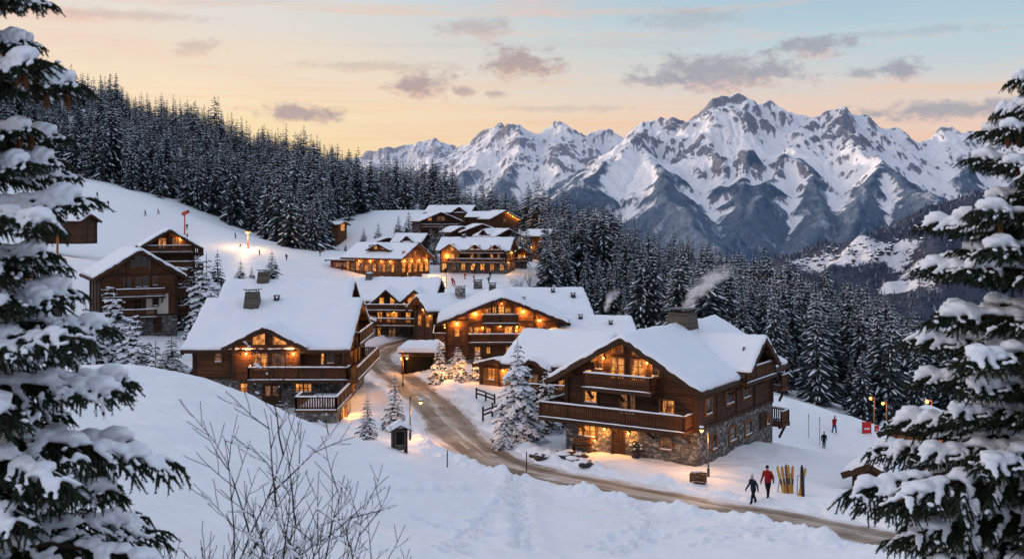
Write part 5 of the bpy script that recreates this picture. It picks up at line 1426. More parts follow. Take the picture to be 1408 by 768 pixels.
fir('lush', 152, 512, 388, 'tall snow-coated fir in front of the tall unlit chalet', D=104)
fir('lush', 118, 520, 418, 'snow-coated fir left of the tallest one, in front of the tall unlit chalet', D=98)
fir('lush', 186, 522, 428, 'broad snow-coated fir with drooping boughs, right of the tallest one by the tall unlit chalet', D=97)
fir('mid', 214, 520, 470, 'short snow-buried fir at the bottom right of the clump below the tall unlit chalet', D=95, wide=1.2)
fir('lush', 84, 530, 455, 'snow-coated fir at the left end of the clump below the tall unlit chalet', D=92)
fir('mid', 236, 500, 462, 'bush-sized snowy fir on the bank between the two left chalets', D=108, wide=1.3)
fir('lush', 284, 425, 352, 'broad snowy fir between the tall unlit chalet and the left chalet roof', D=140)
fir('dark', 272, 425, 350, 'narrow snowy fir beside the balconies of the tall unlit chalet', D=152)
fir('dark', 256, 430, 366, 'snowy fir crowding the right side of the tall unlit chalet', D=146)
fir('dark', 299, 408, 345, 'pointed dark fir standing alone on the lower edge of the piste', D=172)
fir('dark', 331, 390, 358, 'small fuzzy fir just left of the stubby chimney behind the left chalet', D=190, wide=1.2)
fir('dark', 374, 385, 344, 'dark bushy fir right above the stubby chimney, at the edge of the piste', D=205, wide=1.3)
fir('dark', 346, 390, 366, 'smallest fir in the row along the lower edge of the piste', D=196, wide=1.2)
for px, D, pt, lb in ((562, 352, 290, 'slim fir on the open snow left of the broad dark gabled lodge'), (548, 360, 296, 'shorter slim fir on the open snow above the restaurant'), (607, 322, 305, 'dark fir in front of the broad dark gabled lodge'), (596, 300, 316, 'tall dark fir between the restaurant and the three-gabled hotel'),
                      (592, 312, 312, 'slender dark fir behind the gap between restaurant and hotel'), (475, 322, 334, 'thin dark spike of a fir on the snow left of the restaurant'), (466, 330, 340, 'tiny fir left of the thin dark spike of a fir'), (443, 340, 338, 'young fir below the tiny timber hut'), (640, 318, 318, 'dark fir behind the left gable of the three-gabled hotel'), (630, 336, 304, 'fir standing close behind the roof of the three-gabled hotel'), (520, 330, 306, 'fir behind the plain dark chalet above the restaurant'), (708, 318, 306, 'fir at the right corner of the stacked balcony chalet'), (716, 306, 316, 'fir on the snow slope right of the stacked balcony chalet'), (724, 322, 306, 'fir nearest the lone hut on its left side'), (640, 400, 268, 'tall fir behind the topmost lodge of the hamlet'), (624, 404, 276, 'shorter fir behind the topmost lodge of the hamlet'), (668, 398, 272, 'fir right behind the roof of the topmost lodge'), (682, 392, 276, 'fir behind the pale snow roof of the hamlet'), (575, 330, 306, 'fir left of the broad dark gabled lodge, by its eave'), (500, 345, 312, 'fir above the plain dark chalet, at the forest edge'))  :
    fir('dark', px, 0, pt, lb, D=D)

# ---- bare shrubs and the snowy rocks
def bare_shrub(label, o, h, seed, snow=True, n=9, name='bare_shrub'):
    r = random.Random(seed); b = MB(); s_ = MB()
    def grow(p, d, l, rad, lev):
        pts = [p]; q = p.copy()
        for i in range(4):
            d = (d+Vector((r.gauss(0, .12), r.gauss(0, .12), r.gauss(.06, .08)))).normalized(); q = q+d*l/4; pts.append(q.copy())
        b.tube(pts, [rad*(1-.17*i) for i in range(5)], 4)
        if snow and lev < 2:
            for i in range(4): 
                if r.random() < .7: s_.ball((pts[i]+pts[i+1])/2+Vector((0, 0, rad)), (l*.12, l*.10, rad*2), 0, 1, .5)
        if lev < 3:
            for i in (1, 2, 3, 4):
                for _ in range(1 if lev else 2):
                    dd = (d+Vector((r.gauss(0, .6), r.gauss(0, .6), r.gauss(.15, .3)))).normalized(); grow(pts[i], dd, l*(.45+.2*r.random()), rad*.5, lev+1)
    for i in range(n): grow(Vector((r.gauss(0, .1), r.gauss(0, .1), -.1)), Vector((r.gauss(0, .5), r.gauss(0, .5), 1)).normalized(), h*(.5+.3*r.random()), h*.012, 1)
    t = thing(name, label, 'shrub', o); b.build('branches', M_BARK, t)
    if snow: s_.build('snow', M_TREESNOW, t)
p = under(714, 262); bare_shrub('leafless bush on the snowbank right of the three-gabled hotel', p, 4.5, 3, False)
p = under(728, 268); bare_shrub('paler leafless bush nearest the forest, right of the three-gabled hotel', p, 3.5, 4, False)
p = at(410, 566); bare_shrub('snow-covered shrub against the stone wall left of the terrace', Vector((-19.6, 93.5, gz(-19.6, 93.5))), 1.5, 5, True, 14)
# ------------------------------------------------------------------ the wooded mountainside across the valley, with its village
def hillside():
    lines = [([(985, 430, 2450), (1030, 398, 2600), (1062, 378, 2700), (1095, 364, 2780), (1130, 350, 2850), (1165, 332, 2920), (1200, 316, 2980), (1240, 291, 3050), (1280, 275, 3120), (1320, 266, 3180), (1365, 256, 3250), (1408, 246, 3300), (1500, 225, 3400)], .46)]
    cell = 11.0
    X, Y = np.meshgrid(np.arange(380, 2100, cell), np.arange(1500, 3800, cell))
    H = ridge_field(X+30*fbm(X/160, Y/160, 3, 71), Y+30*fbm(X/160, Y/160, 3, 72), lines, -520)
    amp = np.clip((H+520)/300, 0, 1)
    H = H + amp*(34*fbm(X/260, Y/260, 4, 73)) - amp*26*ridged(X/240, Y/420, 3, 75)*.6
    H = erode(H, cell, it=4, k=.02, m=.45)
    H += 2.5*fbm(X/28, Y/28, 3, 77)
    X2, Y2, Z2 = upsample(X, Y, H, 2)
    m, t, b = material('wooded_mountainside', .85, (.1, .1, .1, 1), .05)
    g = t.new('ShaderNodeNewGeometry'); pos = g.outputs['Position']
    n1 = t.noise(pos, .006, 6, .65); n2 = t.noise(pos, .035, 5, .7); n3 = t.noise(t.scale(pos, (1, 1, .4)), .16, 4, .7)
    at_ = t.new('ShaderNodeAttribute', attribute_name='clearing')
    cl = t.math('ADD', at_.outputs['Fac'], t.math('ADD', t.math('MULTIPLY', t.math('SUBTRACT', n1, .5), .7), t.math('ADD', t.math('MULTIPLY', t.math('SUBTRACT', n2, .5), .95), t.math('MULTIPLY', t.math('SUBTRACT', n3, .5), .3))))
    k = t.mapr(cl, .40, .50, smooth=True)
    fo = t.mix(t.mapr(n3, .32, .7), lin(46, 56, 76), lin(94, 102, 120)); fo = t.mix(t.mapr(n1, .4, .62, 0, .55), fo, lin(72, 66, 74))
    t.put(b.inputs['Base Color'], t.mix(k, fo, (.78, .79, .84, 1)))
    t.put(b.inputs['Normal'], t.bump(t.math('ADD', n3, n2), .8, 9))
    # clearings: measured ellipses on the ground (x, y, half sizes)
    def el(px, py, D, rx, rd): q = P(px, py, D); return (q[0], q[1], rx, rd)
    def surf(px, py):
        """where the sight line meets this hillside"""
        for D in np.arange(1700, 3700, 4.0):
            q = P(px, py, D); i = int((q[1]-1500)/cell); j = int((q[0]-380)/cell)
            if 0 <= i < H.shape[0] and 0 <= j < H.shape[1] and H[i, j] >= q[2]: return q[0], q[1], H[i, j]
        return None
    cle = np.zeros(X2.shape)
    for (px, py, rx, ry, w) in ((1165, 352, 66, 14, .62), (1215, 343, 46, 12, .6), (1120, 362, 40, 7, .6), (1230, 362, 34, 9, .42), (1262, 372, 26, 9, .45), (1240, 396, 34, 8, .55), (1290, 384, 40, 12, .4), (1270, 300, 30, 6, .28), (1200, 308, 12, 3, .5), (1290, 405, 40, 14, .3), (1225, 372, 12, 14, .3)):
        a = surf(px, py); 
        if a is None: continue
        l = surf(px-rx, py) or a; u_ = surf(px, py-ry) or a; d_ = surf(px, py+ry) or a
        hx = max(abs(a[0]-l[0]), rx/F*a[1]); hy = max(40, (u_[1]-d_[1])/2 if u_ is not a and d_ is not a else 120)
        e = np.sqrt(((X2-a[0])/hx)**2+((Y2-a[1])/hy)**2)
        cle = np.maximum(cle, w*np.clip(1.55-e, 0, 1)**.7)
    o = grid_mesh('mountainside', X2, Y2, Z2, m)
    at2 = o.data.attributes.new('clearing', 'FLOAT', 'POINT'); at2.data.foreach_set('value', cle.astype(np.float32).ravel())
    # the houses of the village
    r = random.Random(12); M_FARWALL = material('far_house_wall', .9, lin(74, 76, 86), .05)[0]
    kinds = []
    for (w, l, h, s) in ((6, 7, 3.5, .5), (8, 9, 5, .45), (5, 6.5, 3.5, .6)):
        b2 = MB(); b2.prism([(-w/2, -6), (w/2, -6), (w/2, h), (0, h+s*w/2), (-w/2, h)], 'y', 0, l, 0)
        b2.prism([(-w/2-1, h-s), (0, h+s*w/2), (w/2+1, h-s), (w/2+1, h-s+.5), (0, h+s*w/2+.5), (-w/2-1, h-s+.5)], 'y', -1, l+1, 1)
        kinds.append(b2.mesh('village_house', [M_FARWALL, M_TREESNOW]))
    n = 0
    for _ in range(900):
        px = r.gauss(1165, 40); py = r.gauss(351, 8.5)-(px-1165)*.10
        if n >= 90: break
        q = surf(px, py)
        if q is None: continue
        j = link('village_house', kinds[r.randrange(3)], None, (q[0], q[1], q[2]-.5), (0, 0, r.random()*6.28)); n += 1
        tag(j, 'tiny dark house under a snow roof in the far village across the valley', 'house', 'houses of the far village across the valley')
    # trees on it, one mass
    v0 = np.array([(math.cos(a)*2.6, math.sin(a)*2.6, 0) for a in np.linspace(0, 2*math.pi, 6)[:-1]]+[(0, 0, 13)], np.float32)
    f0 = np.array([(i, (i+1) % 5, 5) for i in range(5)], np.int32); VV = []; FF = []; MM = []
    rs = np.random.RandomState(8); nI, nJ = X2.shape; c = 0
    for _ in range(16000):
        i = rs.randint(nI); j = rs.randint(nJ)
        if Y2[i, j] > 3420 or Z2[i, j] < -330: continue
        px = CX+X2[i, j]/Y2[i, j]*F
        if px < 960 or px > 1440 or cle[i, j]+.5*(fbm(X2[i, j]/60, Y2[i, j]/60, 2, 81)) > .33: continue
        s = rs.uniform(.6, 1.25); VV.append(v0*s+np.array([X2[i, j], Y2[i, j], Z2[i, j]-1])); FF.append(f0+c*6); MM.append(np.full(5, int(rs.rand() < .35))); c += 1
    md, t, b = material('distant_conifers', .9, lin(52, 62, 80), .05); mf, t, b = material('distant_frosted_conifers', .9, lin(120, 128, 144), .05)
    tag(link('mountainside_forest', mesh_np('mountainside_forest', np.concatenate(VV), np.concatenate(FF), [md, mf], np.concatenate(MM))), kind='stuff')
hillside()
# valley floor far below, so that the land is closed all around
def valley():
    X, Y = np.meshgrid(np.linspace(-6000, 9000, 60), np.linspace(900, 12500, 60)); Z = -430+20*fbm(X/900, Y/900, 3, 91)
    m, t, b = material('valley_floor', .9, lin(120, 128, 146), .05)
    grid_mesh('valley_floor', X, Y, Z, m)
valley()

# ------------------------------------------------------------------ firs close to the viewer
def bough(seed, L):
    """one snow-laden bough along +x: woody axis, side twigs, hanging brushes of needles; and its snow as a separate lumpy mesh"""
    r = random.Random(seed); nb = MB(); blobs = []
    def axis(t): return Vector((L*t, .06*L*math.sin(t*3+seed), L*(.12*t-.30*t*t+.05*t**3)))
    nb.tube([axis(i/8) for i in range(9)], [.022*L*(1-.85*i/8)+.005 for i in range(9)], 6, 1)
    def brush(p, q, rad, dens=1.0):
        """needles all round a twig, over a dark core"""
        d = q-p; l = d.length
        if l < .02: return
        d.normalize(); s = d.cross(Vector((0, 0, 1))); s = s.normalized() if s.length > .05 else Vector((0, 1, 0)); n = s.cross(d)
        nb.tube([p, p+d*l*.5, q], [rad*.30, rad*.32, .003], 5, 0)
        k = max(4, int(l/.013*dens))
        for i in range(k):
            b0 = p+d*l*(i+r.random())/k
            for j in range(4):
                a = r.random()*6.283; o_ = (s*math.cos(a)+n*math.sin(a)); tip = b0+(o_*1.0+d*1.0).normalized()*rad*(.75+.55*r.random())
                w = d.cross(o_)*.0055
                nb.add([b0-w, b0+w, tip], [(0, 1, 2)], 0)
    def snow_run(p, q, rad, amt):
        l = (q-p).length; k = max(2, int(l/(rad*.6)))
        on = r.random() < amt
        for i in range(k+1):
            if r.random() < .25: on = r.random() < amt
            if not on: continue
            c = p+(q-p)*i/k; s = rad*(.55+.8*r.random())*(1.05-.4*i/k)
            blobs.append((c+Vector((r.gauss(0, rad*.2), r.gauss(0, rad*.2), s*.45+.012)), (s*1.2, s*1.1, s*.62)))
            if r.random() < .10: blobs.append((c+Vector((r.gauss(0, rad*.4), r.gauss(0, rad*.4), -s*.5)), (s*.42, s*.42, s*.8)))
    m = int(L/.085)
    for i in range(2, m+1):
        t = i/m; p = axis(t); d = (axis(min(t+.05, 1.05))-axis(t-.05)).normalized(); side = Vector((-d.y, d.x, 0)).normalized()
        for sg in ((1, -1) if i < m else (0,)):
            l = (.36*L*(1-t)**.75*min(1, t*3.2)+.11)*(.75+.5*r.random())
            dd = (d*(.8+.3*r.random())+side*sg*(.9 if sg else 0)+Vector((0, 0, r.uniform(-.45, -.05)))).normalized()
            mid = p+dd*l*.5; end = p+dd*l+Vector((0, 0, -.16*l))
            nb.tube([p, mid, end], [.008, .006, .003], 4, 1)
            brush(p+dd*l*.08, mid, .034); brush(mid, end, .034)
            # hanging side shoots
            sd = dd.cross(Vector((0, 0, 1))).normalized(); n2 = max(2, int(l/.075))
            for q in range(n2):
                f = (q+.6)/n2; a0 = p+dd*l*f
                for s2 in (1, -1):
                    ln = (.09+.13*r.random())*(1.1-.4*f)*min(1.2, .5+L*.4)
                    e2 = a0+(dd*.55+sd*s2*.55+Vector((0, 0, r.uniform(-1.5, -.35)))).normalized()*ln
                    brush(a0, e2, .030, .8)
                    if r.random() < .16: snow_run(a0+(e2-a0)*.1, e2, .022, .6)
            if r.random() < .62: snow_run(p+dd*l*.2, end, .030+.012*r.random(), .62)
    brush(axis(.2), axis(.6), .04); brush(axis(.6), axis(1), .036)
    for k in range(13):
        if r.random() < .86: snow_run(axis(.14+.062*k), axis(.14+.062*(k+1)), .058+.03*abs(math.sin(k*1.3+seed)), .84)
    sb = MB()
    for c, s in blobs: sb.ball(c, s, 0, 1)
    return nb, sb

def remeshed(mb, name, mat, voxel):
    me = mb.mesh(name+'_raw', mat); o = bpy.data.objects.new('raw', me); COL.objects.link(o)
    md = o.modifiers.new('r', 'REMESH'); md.mode = 'VOXEL'; md.voxel_size = voxel
    sm = o.modifiers.new('s', 'SMOOTH'); sm.factor = .5; sm.iterations = 3
    dg = bpy.context.evaluated_depsgraph_get(); dg.update()
    new = bpy.data.meshes.new_from_object(o.evaluated_get(dg)); new.name = name
    bpy.data.objects.remove(o); new.materials.clear(); new.materials.append(mat)
    new.polygons.foreach_set('use_smooth', np.ones(len(new.polygons), bool)); new.update()
    return new
def heap_snow_mat():
    m, t, b = material('bough_snow', .55, (.86, .885, .93, 1), .25)
    n = t.noise(tc(t, 'Object'), 26, 4, .6); n0 = t.noise(tc(t, 'Object'), 7, 3, .6)
    t.put(b.inputs['Normal'], t.bump(t.math('ADD', n0, t.math('MULTIPLY', n, .35)), .45, .02))
    return m
M_BOUGHSNOW = heap_snow_mat()
BOUGH_L = [1.0, 1.3, 1.6, 1.6, 1.9]
BOUGHS = []
for i, L in enumerate(BOUGH_L):
    nb, sb = bough(70+i, L)
    BOUGHS.append((nb.mesh('bough', [M_NEEDLE_NEAR, M_BARK]), remeshed(sb, 'snow', M_BOUGHSNOW, .014)))
def cone_mesh():
    b = MB()
    b.lathe([(.006, 0), (.02, -.015), (.026, -.05), (.022, -.1), (.008, -.14)], n=8)
    r = random.Random(2)
    for i in range(34):
        a = i*2.4; z = -.01-.125*i/34; rr = .024*math.sin(math.pi*min(1, .25+.7*i/34))+.004
        b.add([(rr*math.cos(a-.3), rr*math.sin(a-.3), z), (rr*math.cos(a+.3), rr*math.sin(a+.3), z), (rr*1.5*math.cos(a), rr*1.5*math.sin(a), z-.02)], [(0, 1, 2)])
    m, t, bs = material('cone_scales', .7, (.13, .05, .02, 1), .2); return b.mesh('cone', m)
CONE = cone_mesh()
def near_fir(label, base, ztop, reach, tiers, seed, sel, ncone=9, cone_z=(0, 2), lowz=None):
    zs_ = np.array([q[0] for q in reach][::-1]); Ls_ = np.array([q[1] for q in reach][::-1])
    """sel(azimuth) > random keeps a bough: the far side hardly shows"""
    r = random.Random(seed); t = thing('fir_tree', label, 'fir tree', base)
    H = ztop-base[2]
    tr = MB(); tr.tube([(0, 0, -.6), (.02, 0, H*.4), (-.02, .02, H*.75), (0, 0, H)], [.14, .10, .05, .012], 9, 0); tr.build('trunk', M_BARK, t)
    n = 0; spots = []
    for ti in range(tiers):
        f = (ti+.35*r.random())/tiers; z = (.0 if lowz is None else lowz-base[2])+(H-(0 if lowz is None else lowz-base[2]))*(.04+.955*f); L = float(np.interp(base[2]+z-.14, zs_, Ls_))
        k = 8 if f < .8 else 6; a0 = r.random()*6.28
        for j in range(k):
            az = a0+6.283*j/k+r.gauss(0, .14)
            if not sel(az, r): continue
            if n >= 100: break
            Lj = L*(.85+.3*r.random()); i = min(range(5), key=lambda q: abs(BOUGH_L[q]-Lj)+r.random()*.35); s = Lj/BOUGH_L[i]
            tilt = .05+.32*f+r.gauss(0, .05)
            o = link('bough', BOUGHS[i][0], t, (0, 0, z+r.gauss(0, .05)), (r.gauss(0, .12), -tilt, az)); o.scale = (s, s, max(s, .8))
            link('snow', BOUGHS[i][1], o); n += 1
            M = Matrix.LocRotScale(o.location, o.rotation_euler, o.scale)
            spots.append((M @ Vector((BOUGH_L[i]*.72, .05, -.14)), z))
    ok = [p for p, z in spots if cone_z[0] < base[2]+p.z < cone_z[1]]
    r.shuffle(ok)
    for p in ok[:ncone]:
        for q in range(2): link('cone', CONE, t, p+Vector((r.gauss(0, .06), r.gauss(0, .06), r.gauss(0, .03))), (r.gauss(0, .1), r.gauss(0, .1), r.random()*6))
    return t
def reach_of(tpx, D, pts): return [(-(py-HY)/F*D, abs(px-tpx)/F*D*.85) for px, py in pts]
D_L, T_L = 9.2, -66
bx = (T_L-CX)/F*D_L
near_fir('snow-laden fir filling the left edge close to the viewer, with brown cones near its top', (bx, D_L, gz(bx, D_L)-.1), 3.7,
         reach_of(T_L+12, D_L, [(-66, -300), (20, -60), (60, 0), (108, 35), (70, 90), (110, 130), (158, 172), (90, 225), (150, 275), (190, 312), (135, 360), (110, 410), (150, 460), (215, 520), (232, 548), (180, 600), (262, 640), (240, 700), (270, 745), (280, 900)]),
         18, 5, lambda a, r: True if math.cos(a) > -.45 else r.random() < .25, 12, (.2, 2.0), -3.4)
D_R, T_R = 10.4, 1446
bx = (T_R-CX)/F*D_R
near_fir('snow-laden fir filling the right edge close to the viewer, its pointed top visible', (bx, D_R, gz(bx, D_R)-.1), 1.62,
         reach_of(T_R, D_R, [(1440, 50), (1405, 100), (1375, 140), (1338, 185), (1350, 220), (1308, 262), (1330, 305), (1250, 352), (1300, 395), (1240, 430), (1262, 480), (1198, 520), (1255, 565), (1258, 600), (1222, 640), (1142, 690), (1190, 740), (1150, 780), (1150, 900)]),
         17, 9, lambda a, r: True if math.cos(a) < .45 else r.random() < .25, 9, (-.9, .9), -3.6)

# bare bush at the lower left, twigs carrying snow
def front_bush():
    r = random.Random(21); D0 = 11.0
    bx, by = (190-CX)/F*D0, D0; base = Vector((bx, by, gz(bx, by)))
    b = MB(); blobs = MB()
    def grow(p, d, l, rad, lev, up):
        q = p.copy(); pts = [q.copy()]; k = 8 if lev == 0 else 5
        for i in range(k):
            d = (d+Vector((r.gauss(0, .09), r.gauss(0, .07), r.gauss(up, .06)))).normalized(); q = q+d*l/k; pts.append(q.copy())
        b.tube(pts, [max(.0032, rad*(1-.8*i/k)) for i in range(k+1)], 5 if lev == 0 else 4)
        for i in range(k):
            slope = abs((pts[i+1]-pts[i]).normalized().z)
            if slope < .88 and r.random() < (.97 if lev == 0 else .7 if lev == 1 else .3) and not (lev == 0 and i > 6):
                n = 4 if lev == 0 else 3
                for z in range(n):
                    tt = (z+r.random())/n; c = pts[i]+(pts[i+1]-pts[i])*tt; s = ((.12-.010*i) if lev == 0 else .052 if lev == 1 else .022)*(1.25-slope)*(.6+.7*r.random())
                    blobs.ball(c+Vector((0, 0, rad*.6+s*.45)), (s*1.6, s*1.3, s*.75), 0, 1)
        if lev < 3:
            n = 7 if lev == 0 else 4 if lev == 1 else 3
            for i in range(n):
                j = min(int(k*(.30+.68*i/n)), k-1); sg = 1 if (i+lev) % 2 else -1
                if r.random() < .12: continue
                ax = Vector((r.gauss(0, .2), 1, r.gauss(0, .2))).normalized(); dd = Matrix.Rotation(sg*(.38+.35*r.random()), 3, ax) @ d
                dd = (dd+Vector((0, r.gauss(0, .3), .10))).normalized(); grow(pts[j], dd, l*(.46+.16*r.random())*(.62 if lev == 0 else .85), rad*.58, lev+1, .04)
    tips = [(345, 560), (335, 610), (400, 650), (425, 684), (452, 748), (425, 715), (385, 700), (310, 590), (430, 660), (350, 690)]
    for (px, py) in tips:
        tip = Vector(P(px, py, D0+r.gauss(0, .5))); d = tip-base; l = d.length
        st = base+Vector((r.gauss(0, .12), r.gauss(0, .12), 0)); dn = d.normalized(); dn = (dn+Vector((.12, 0, -.34))).normalized()
        grow(st, dn, l*1.02, .017, 0, .05)
    t = thing('bare_shrub', 'leafless bush with snow along its thin dark branches, in front at the lower left', 'shrub', base)
    for me, nm in ((b.mesh('branches', M_BARK), 'branches'), (remeshed(blobs, 'snow', M_BOUGHSNOW, .009), 'snow')):
        me.transform(Matrix.Translation(-base)); so = link(nm, me, t)
    so['kind'] = 'stuff'
front_bush()
# ------------------------------------------------------------------ street furniture
def street_lamp(label, p, h, arm=(1, 0), reach=.7, power=160, group=None, snow=True, bulb=.14):
    t = thing('street_lamp', label, 'street lamp', p, math.atan2(arm[1], arm[0]), group)
    b = MB(); b.lathe([(.09, -.3), (.09, .5), (.055, .55), (.045, h)], n=10); b.build('pole', M_METAL, t)
    a = MB(); a.tube([(0, 0, h-.08), (reach*.2, 0, h+.12), (reach*.6, 0, h+.16), (reach, 0, h+.02), (reach, 0, h-.18)], .028, 6); a.build('arm', M_METAL, t)
    l = MB(); l.lathe([(.03, 0), (.07, -.05), (.19, -.16), (.2, -.2)], (reach, 0, h-.16), 12); lo = l.build('lantern', M_METAL, t)
    g = MB(); g.ball((reach, 0, h-.40), bulb, 0, 2); g.build('bulb', M_BULB, lo)
    if snow: s_ = MB(); s_.ball((reach, 0, h-.2), (.17, .17, .09), 0, 2, .2); s_.build('snow', M_ROOFSNOW, lo)
    q = t.matrix_basis @ Vector((reach, 0, h-.62)); 
    point_light(Matrix.Translation(p) @ (Matrix.Rotation(math.atan2(arm[1], arm[0]), 4, 'Z') @ Vector((reach, 0, h-.62))), power, .12)
p = at(974, 655); street_lamp('lit street lamp at the corner of the large chalet, above the wood crate', p, (HY-582)/F*p.y-p.z, (-1, -.1), .45, 120)
p = at(564, 604); street_lamp('lit street lamp on the inner bend of the road, beside the roofed notice board', p, (HY-545)/F*p.y-p.z, (1, .1), .75, 130)
p = under(554, 109); street_lamp('dark pole lit street lamp farther up the road by the garage', p, (HY-486)/F*p.y-p.z, (1, .0), .4, 80)
def piste_lamp(label, px, D, ptop, power, bulb=.32):
    p = under(px, D); h = (HY-ptop)/F*D-p.z
    t = thing('piste_lamp', label, 'floodlight', p)
    b = MB(); b.lathe([(.2, -.5), (.13, h)], n=8); b.build('pole', M_RED, t)
    l = MB(); l.box((0, -.1, h+.25), (1.5, .5, .6)); lo = l.build('lamp_head', M_METAL, t)
    g = MB(); g.ball((0, -.6, h+.05), bulb, 0, 2); g.build('bulb', M_BULB, lo)
    point_light(p+Vector((0, -1.4, h-.6)), power, .4, (1.0, .55, .2))
M_RED, _t, _b = material('orange_red_paint', .5, (.42, .06, .02, 1), .4)
piste_lamp('tall floodlight shining over the piste, on a red pole at the forest edge', 341, 292, 320, 1000)
def post_lamp(label, px, D, ptop, power):
    p = under(px, D); h = (HY-ptop)/F*D-p.z
    t = thing('lamp_post', label, 'lamp post', p)
    b = MB(); b.lathe([(.09, -.5), (.06, h)], n=8); b.bar((0, 0, h-.1), (-.5, -.2, h), .06); b.build('pole', M_WARMWOOD, t)
    g = MB(); g.ball((-.5, -.2, h-.15), .17, 0, 2); g.build('bulb', M_BULB_FAR, t); point_light(p+Vector((-.5, -.6, h-.3)), power, .15)
post_lamp('yellowish lamp post at the forest edge behind the red banners, left one of two', 1202, 128, 545, 30)
post_lamp('yellowish lamp post at the forest edge behind the red banners, right one of two', 1219, 126, 552, 30)
post_lamp('lamp post with a bright globe showing through the fir on the right', 1281, 98, 549, 30)
p = under(79, 215)
t = thing('tall_post', 'tall brown wooden post beside the small cabin at the top of the piste', 'post', p); b = MB(); b.lathe([(.24, -.5), (.2, 6.6)], n=8); b.build('pole', M_WARMWOOD, t)
b = MB(); b.ball((.5, -.2, 6.4), .22, 0, 2); b.build('bulb', M_BULB_FAR, t); point_light(p+Vector((.6, -.6, 6.1)), 160, .2)

# snow cannon on its mast
def cannon(px, D, ptop):
    p = under(px, D); h = (HY-ptop)/F*D-p.z
    t = thing('snow_cannon', 'orange snow cannon on a mast in the middle of the piste', 'snow cannon', p)
    b = MB(); b.lathe([(.22, -.5), (.17, h-.5)], n=10); b.build('mast', M_RED, t)
    b = MB(); b.tube([(-.7, 0, h-.5), (.2, 0, h-.1), (1.0, 0, h+.25)], [.45, .52, .42], 14); b.build('barrel', M_RED, t)
    b = MB(); b.tube([(1.0, 0, h+.25), (1.15, 0, h+.32)], [.46, .46], 14); b.build('nozzle_ring', M_METAL, t)
cannon(254, 300, 292)

# little roofed notice board
def notice_board():
    p = at(549, 618); t = thing('notice_board', 'small roofed wooden notice board capped with snow beside the lower street lamp', 'notice board', p+Vector((0, 0, -.05)), R(18))
    b = MB(); b.box((0, 0, .72), (.78, .5, 1.3)); b.build('box', M_GREYWOOD, t)
    for sx in (-1, 1): l = MB(); l.box((sx*.42, -.02, .55), (.12, .56, 1.7)); l.build('leg', M_BEAM, t)
    f = MB(); f.box((0, -.27, .85), (.5, .03, .8)); f.build('panel', M_DARK, t)
    r_ = MB(); r_.prism([(-.75, 1.25), (0, 1.62), (.75, 1.25), (.75, 1.32), (0, 1.69), (-.75, 1.32)], 'y', -.5, .5); ro = r_.build('roof', M_BEAM, t)
    V, Fc = slab_snow(-.78, .78, -.52, .52, lambda U, Vv: 1.70-.49*np.abs(U), .22, .12, 3, r=.2, lip=.02, ragged=.03); link('snow', mesh_np('snow', V, Fc, M_ROOFSNOW, smooth=True), ro)
notice_board()
# snow poles along the road
def snow_pole(label, px, py, ptop, col, group=None, r=.035):
    p = at(px, py); h = (HY-ptop)/F*p.y-p.z
    t = thing('snow_pole', label, 'marker pole', p, 0, group)
    b = MB(); b.lathe([(r, -.3), (r, h*.86)], n=8); b.build('pole', col, t); c = MB(); c.lathe([(r+.002, h*.862), (r+.002, h), (r*.5, h+.03)], n=8); c.build('tip', M_REFLECT, t)
M_REFLECT, _t, _b = material('pale_marker', .4, (.25, .07, .04, 1), .4)
snow_pole('dark marker pole at the road edge below the notice board', 615, 642, 619, M_BEAM); snow_pole('dark marker pole at the road edge below the big snowy fir', 724, 653, 621, M_BEAM)
snow_pole('thin grey piste pole behind the large chalet, left one of two', 1112, 601, 569, M_STEEL); snow_pole('thin grey piste pole behind the large chalet, next to the skier in black', 1127, 611, 574, M_STEEL)
# crate of firewood
def crate():
    p = at(960, 663); t = thing('wood_crate', 'small brown wooden crate of logs standing in the snow below the street lamp', 'crate', p, R(-20))
    b = MB()
    for k in range(4):
        z = .06+k*.155
        for s_ in (-1, 1): b.box((0, s_*.36, z), (.95, .04, .12)); b.box((s_*.47, 0, z), (.04, .68, .12))
    b.build('boards', M_PLANK, t); l = MB(); r = random.Random(3)
    for i in range(14): 
        x = r.uniform(-.36, .36); z = .2+.45*r.random(); l.tube([(x, -.3, z), (x+r.gauss(0, .04), .3, z)], .075, 8)
    l.build('logs', M_WARMWOOD, t); s_ = MB(); s_.ball((-.1, .05, .68), (.32, .28, .1), 0, 2, .3); s_.build('snow', M_ROOFSNOW, t)
crate()
def fence(label, pts, h=.9):
    ps = [at(*q) for q in pts]; t = thing('wooden_fence', label, 'fence', ps[0])
    for p in ps: b = MB(); b.box((0, 0, h/2), (.16, .16, h+.5)); s_ = b.build('post', M_BEAM, t, p-ps[0])
    for a, c in zip(ps[:-1], ps[1:]):
        b = MB(); 
        for z in (.45, .8): b.bar(a-ps[0]+Vector((0, 0, z)), c-ps[0]+Vector((0, 0, z)), .1, .14)
        b.build('rail', M_BEAM, t); s2 = MB(); s2.bar(a-ps[0]+Vector((0, 0, .92)), c-ps[0]+Vector((0, 0, .92)), .14, .1); s2.build('snow', M_ROOFSNOW, t)
fence('short dark rail fence beside the road, left of the big snowy fir', [(664, 578), (677, 573), (690, 569)])
fence('broken dark rail fence higher up by the road, below the lit shed', [(655, 547), (668, 551), (680, 556)], .7)
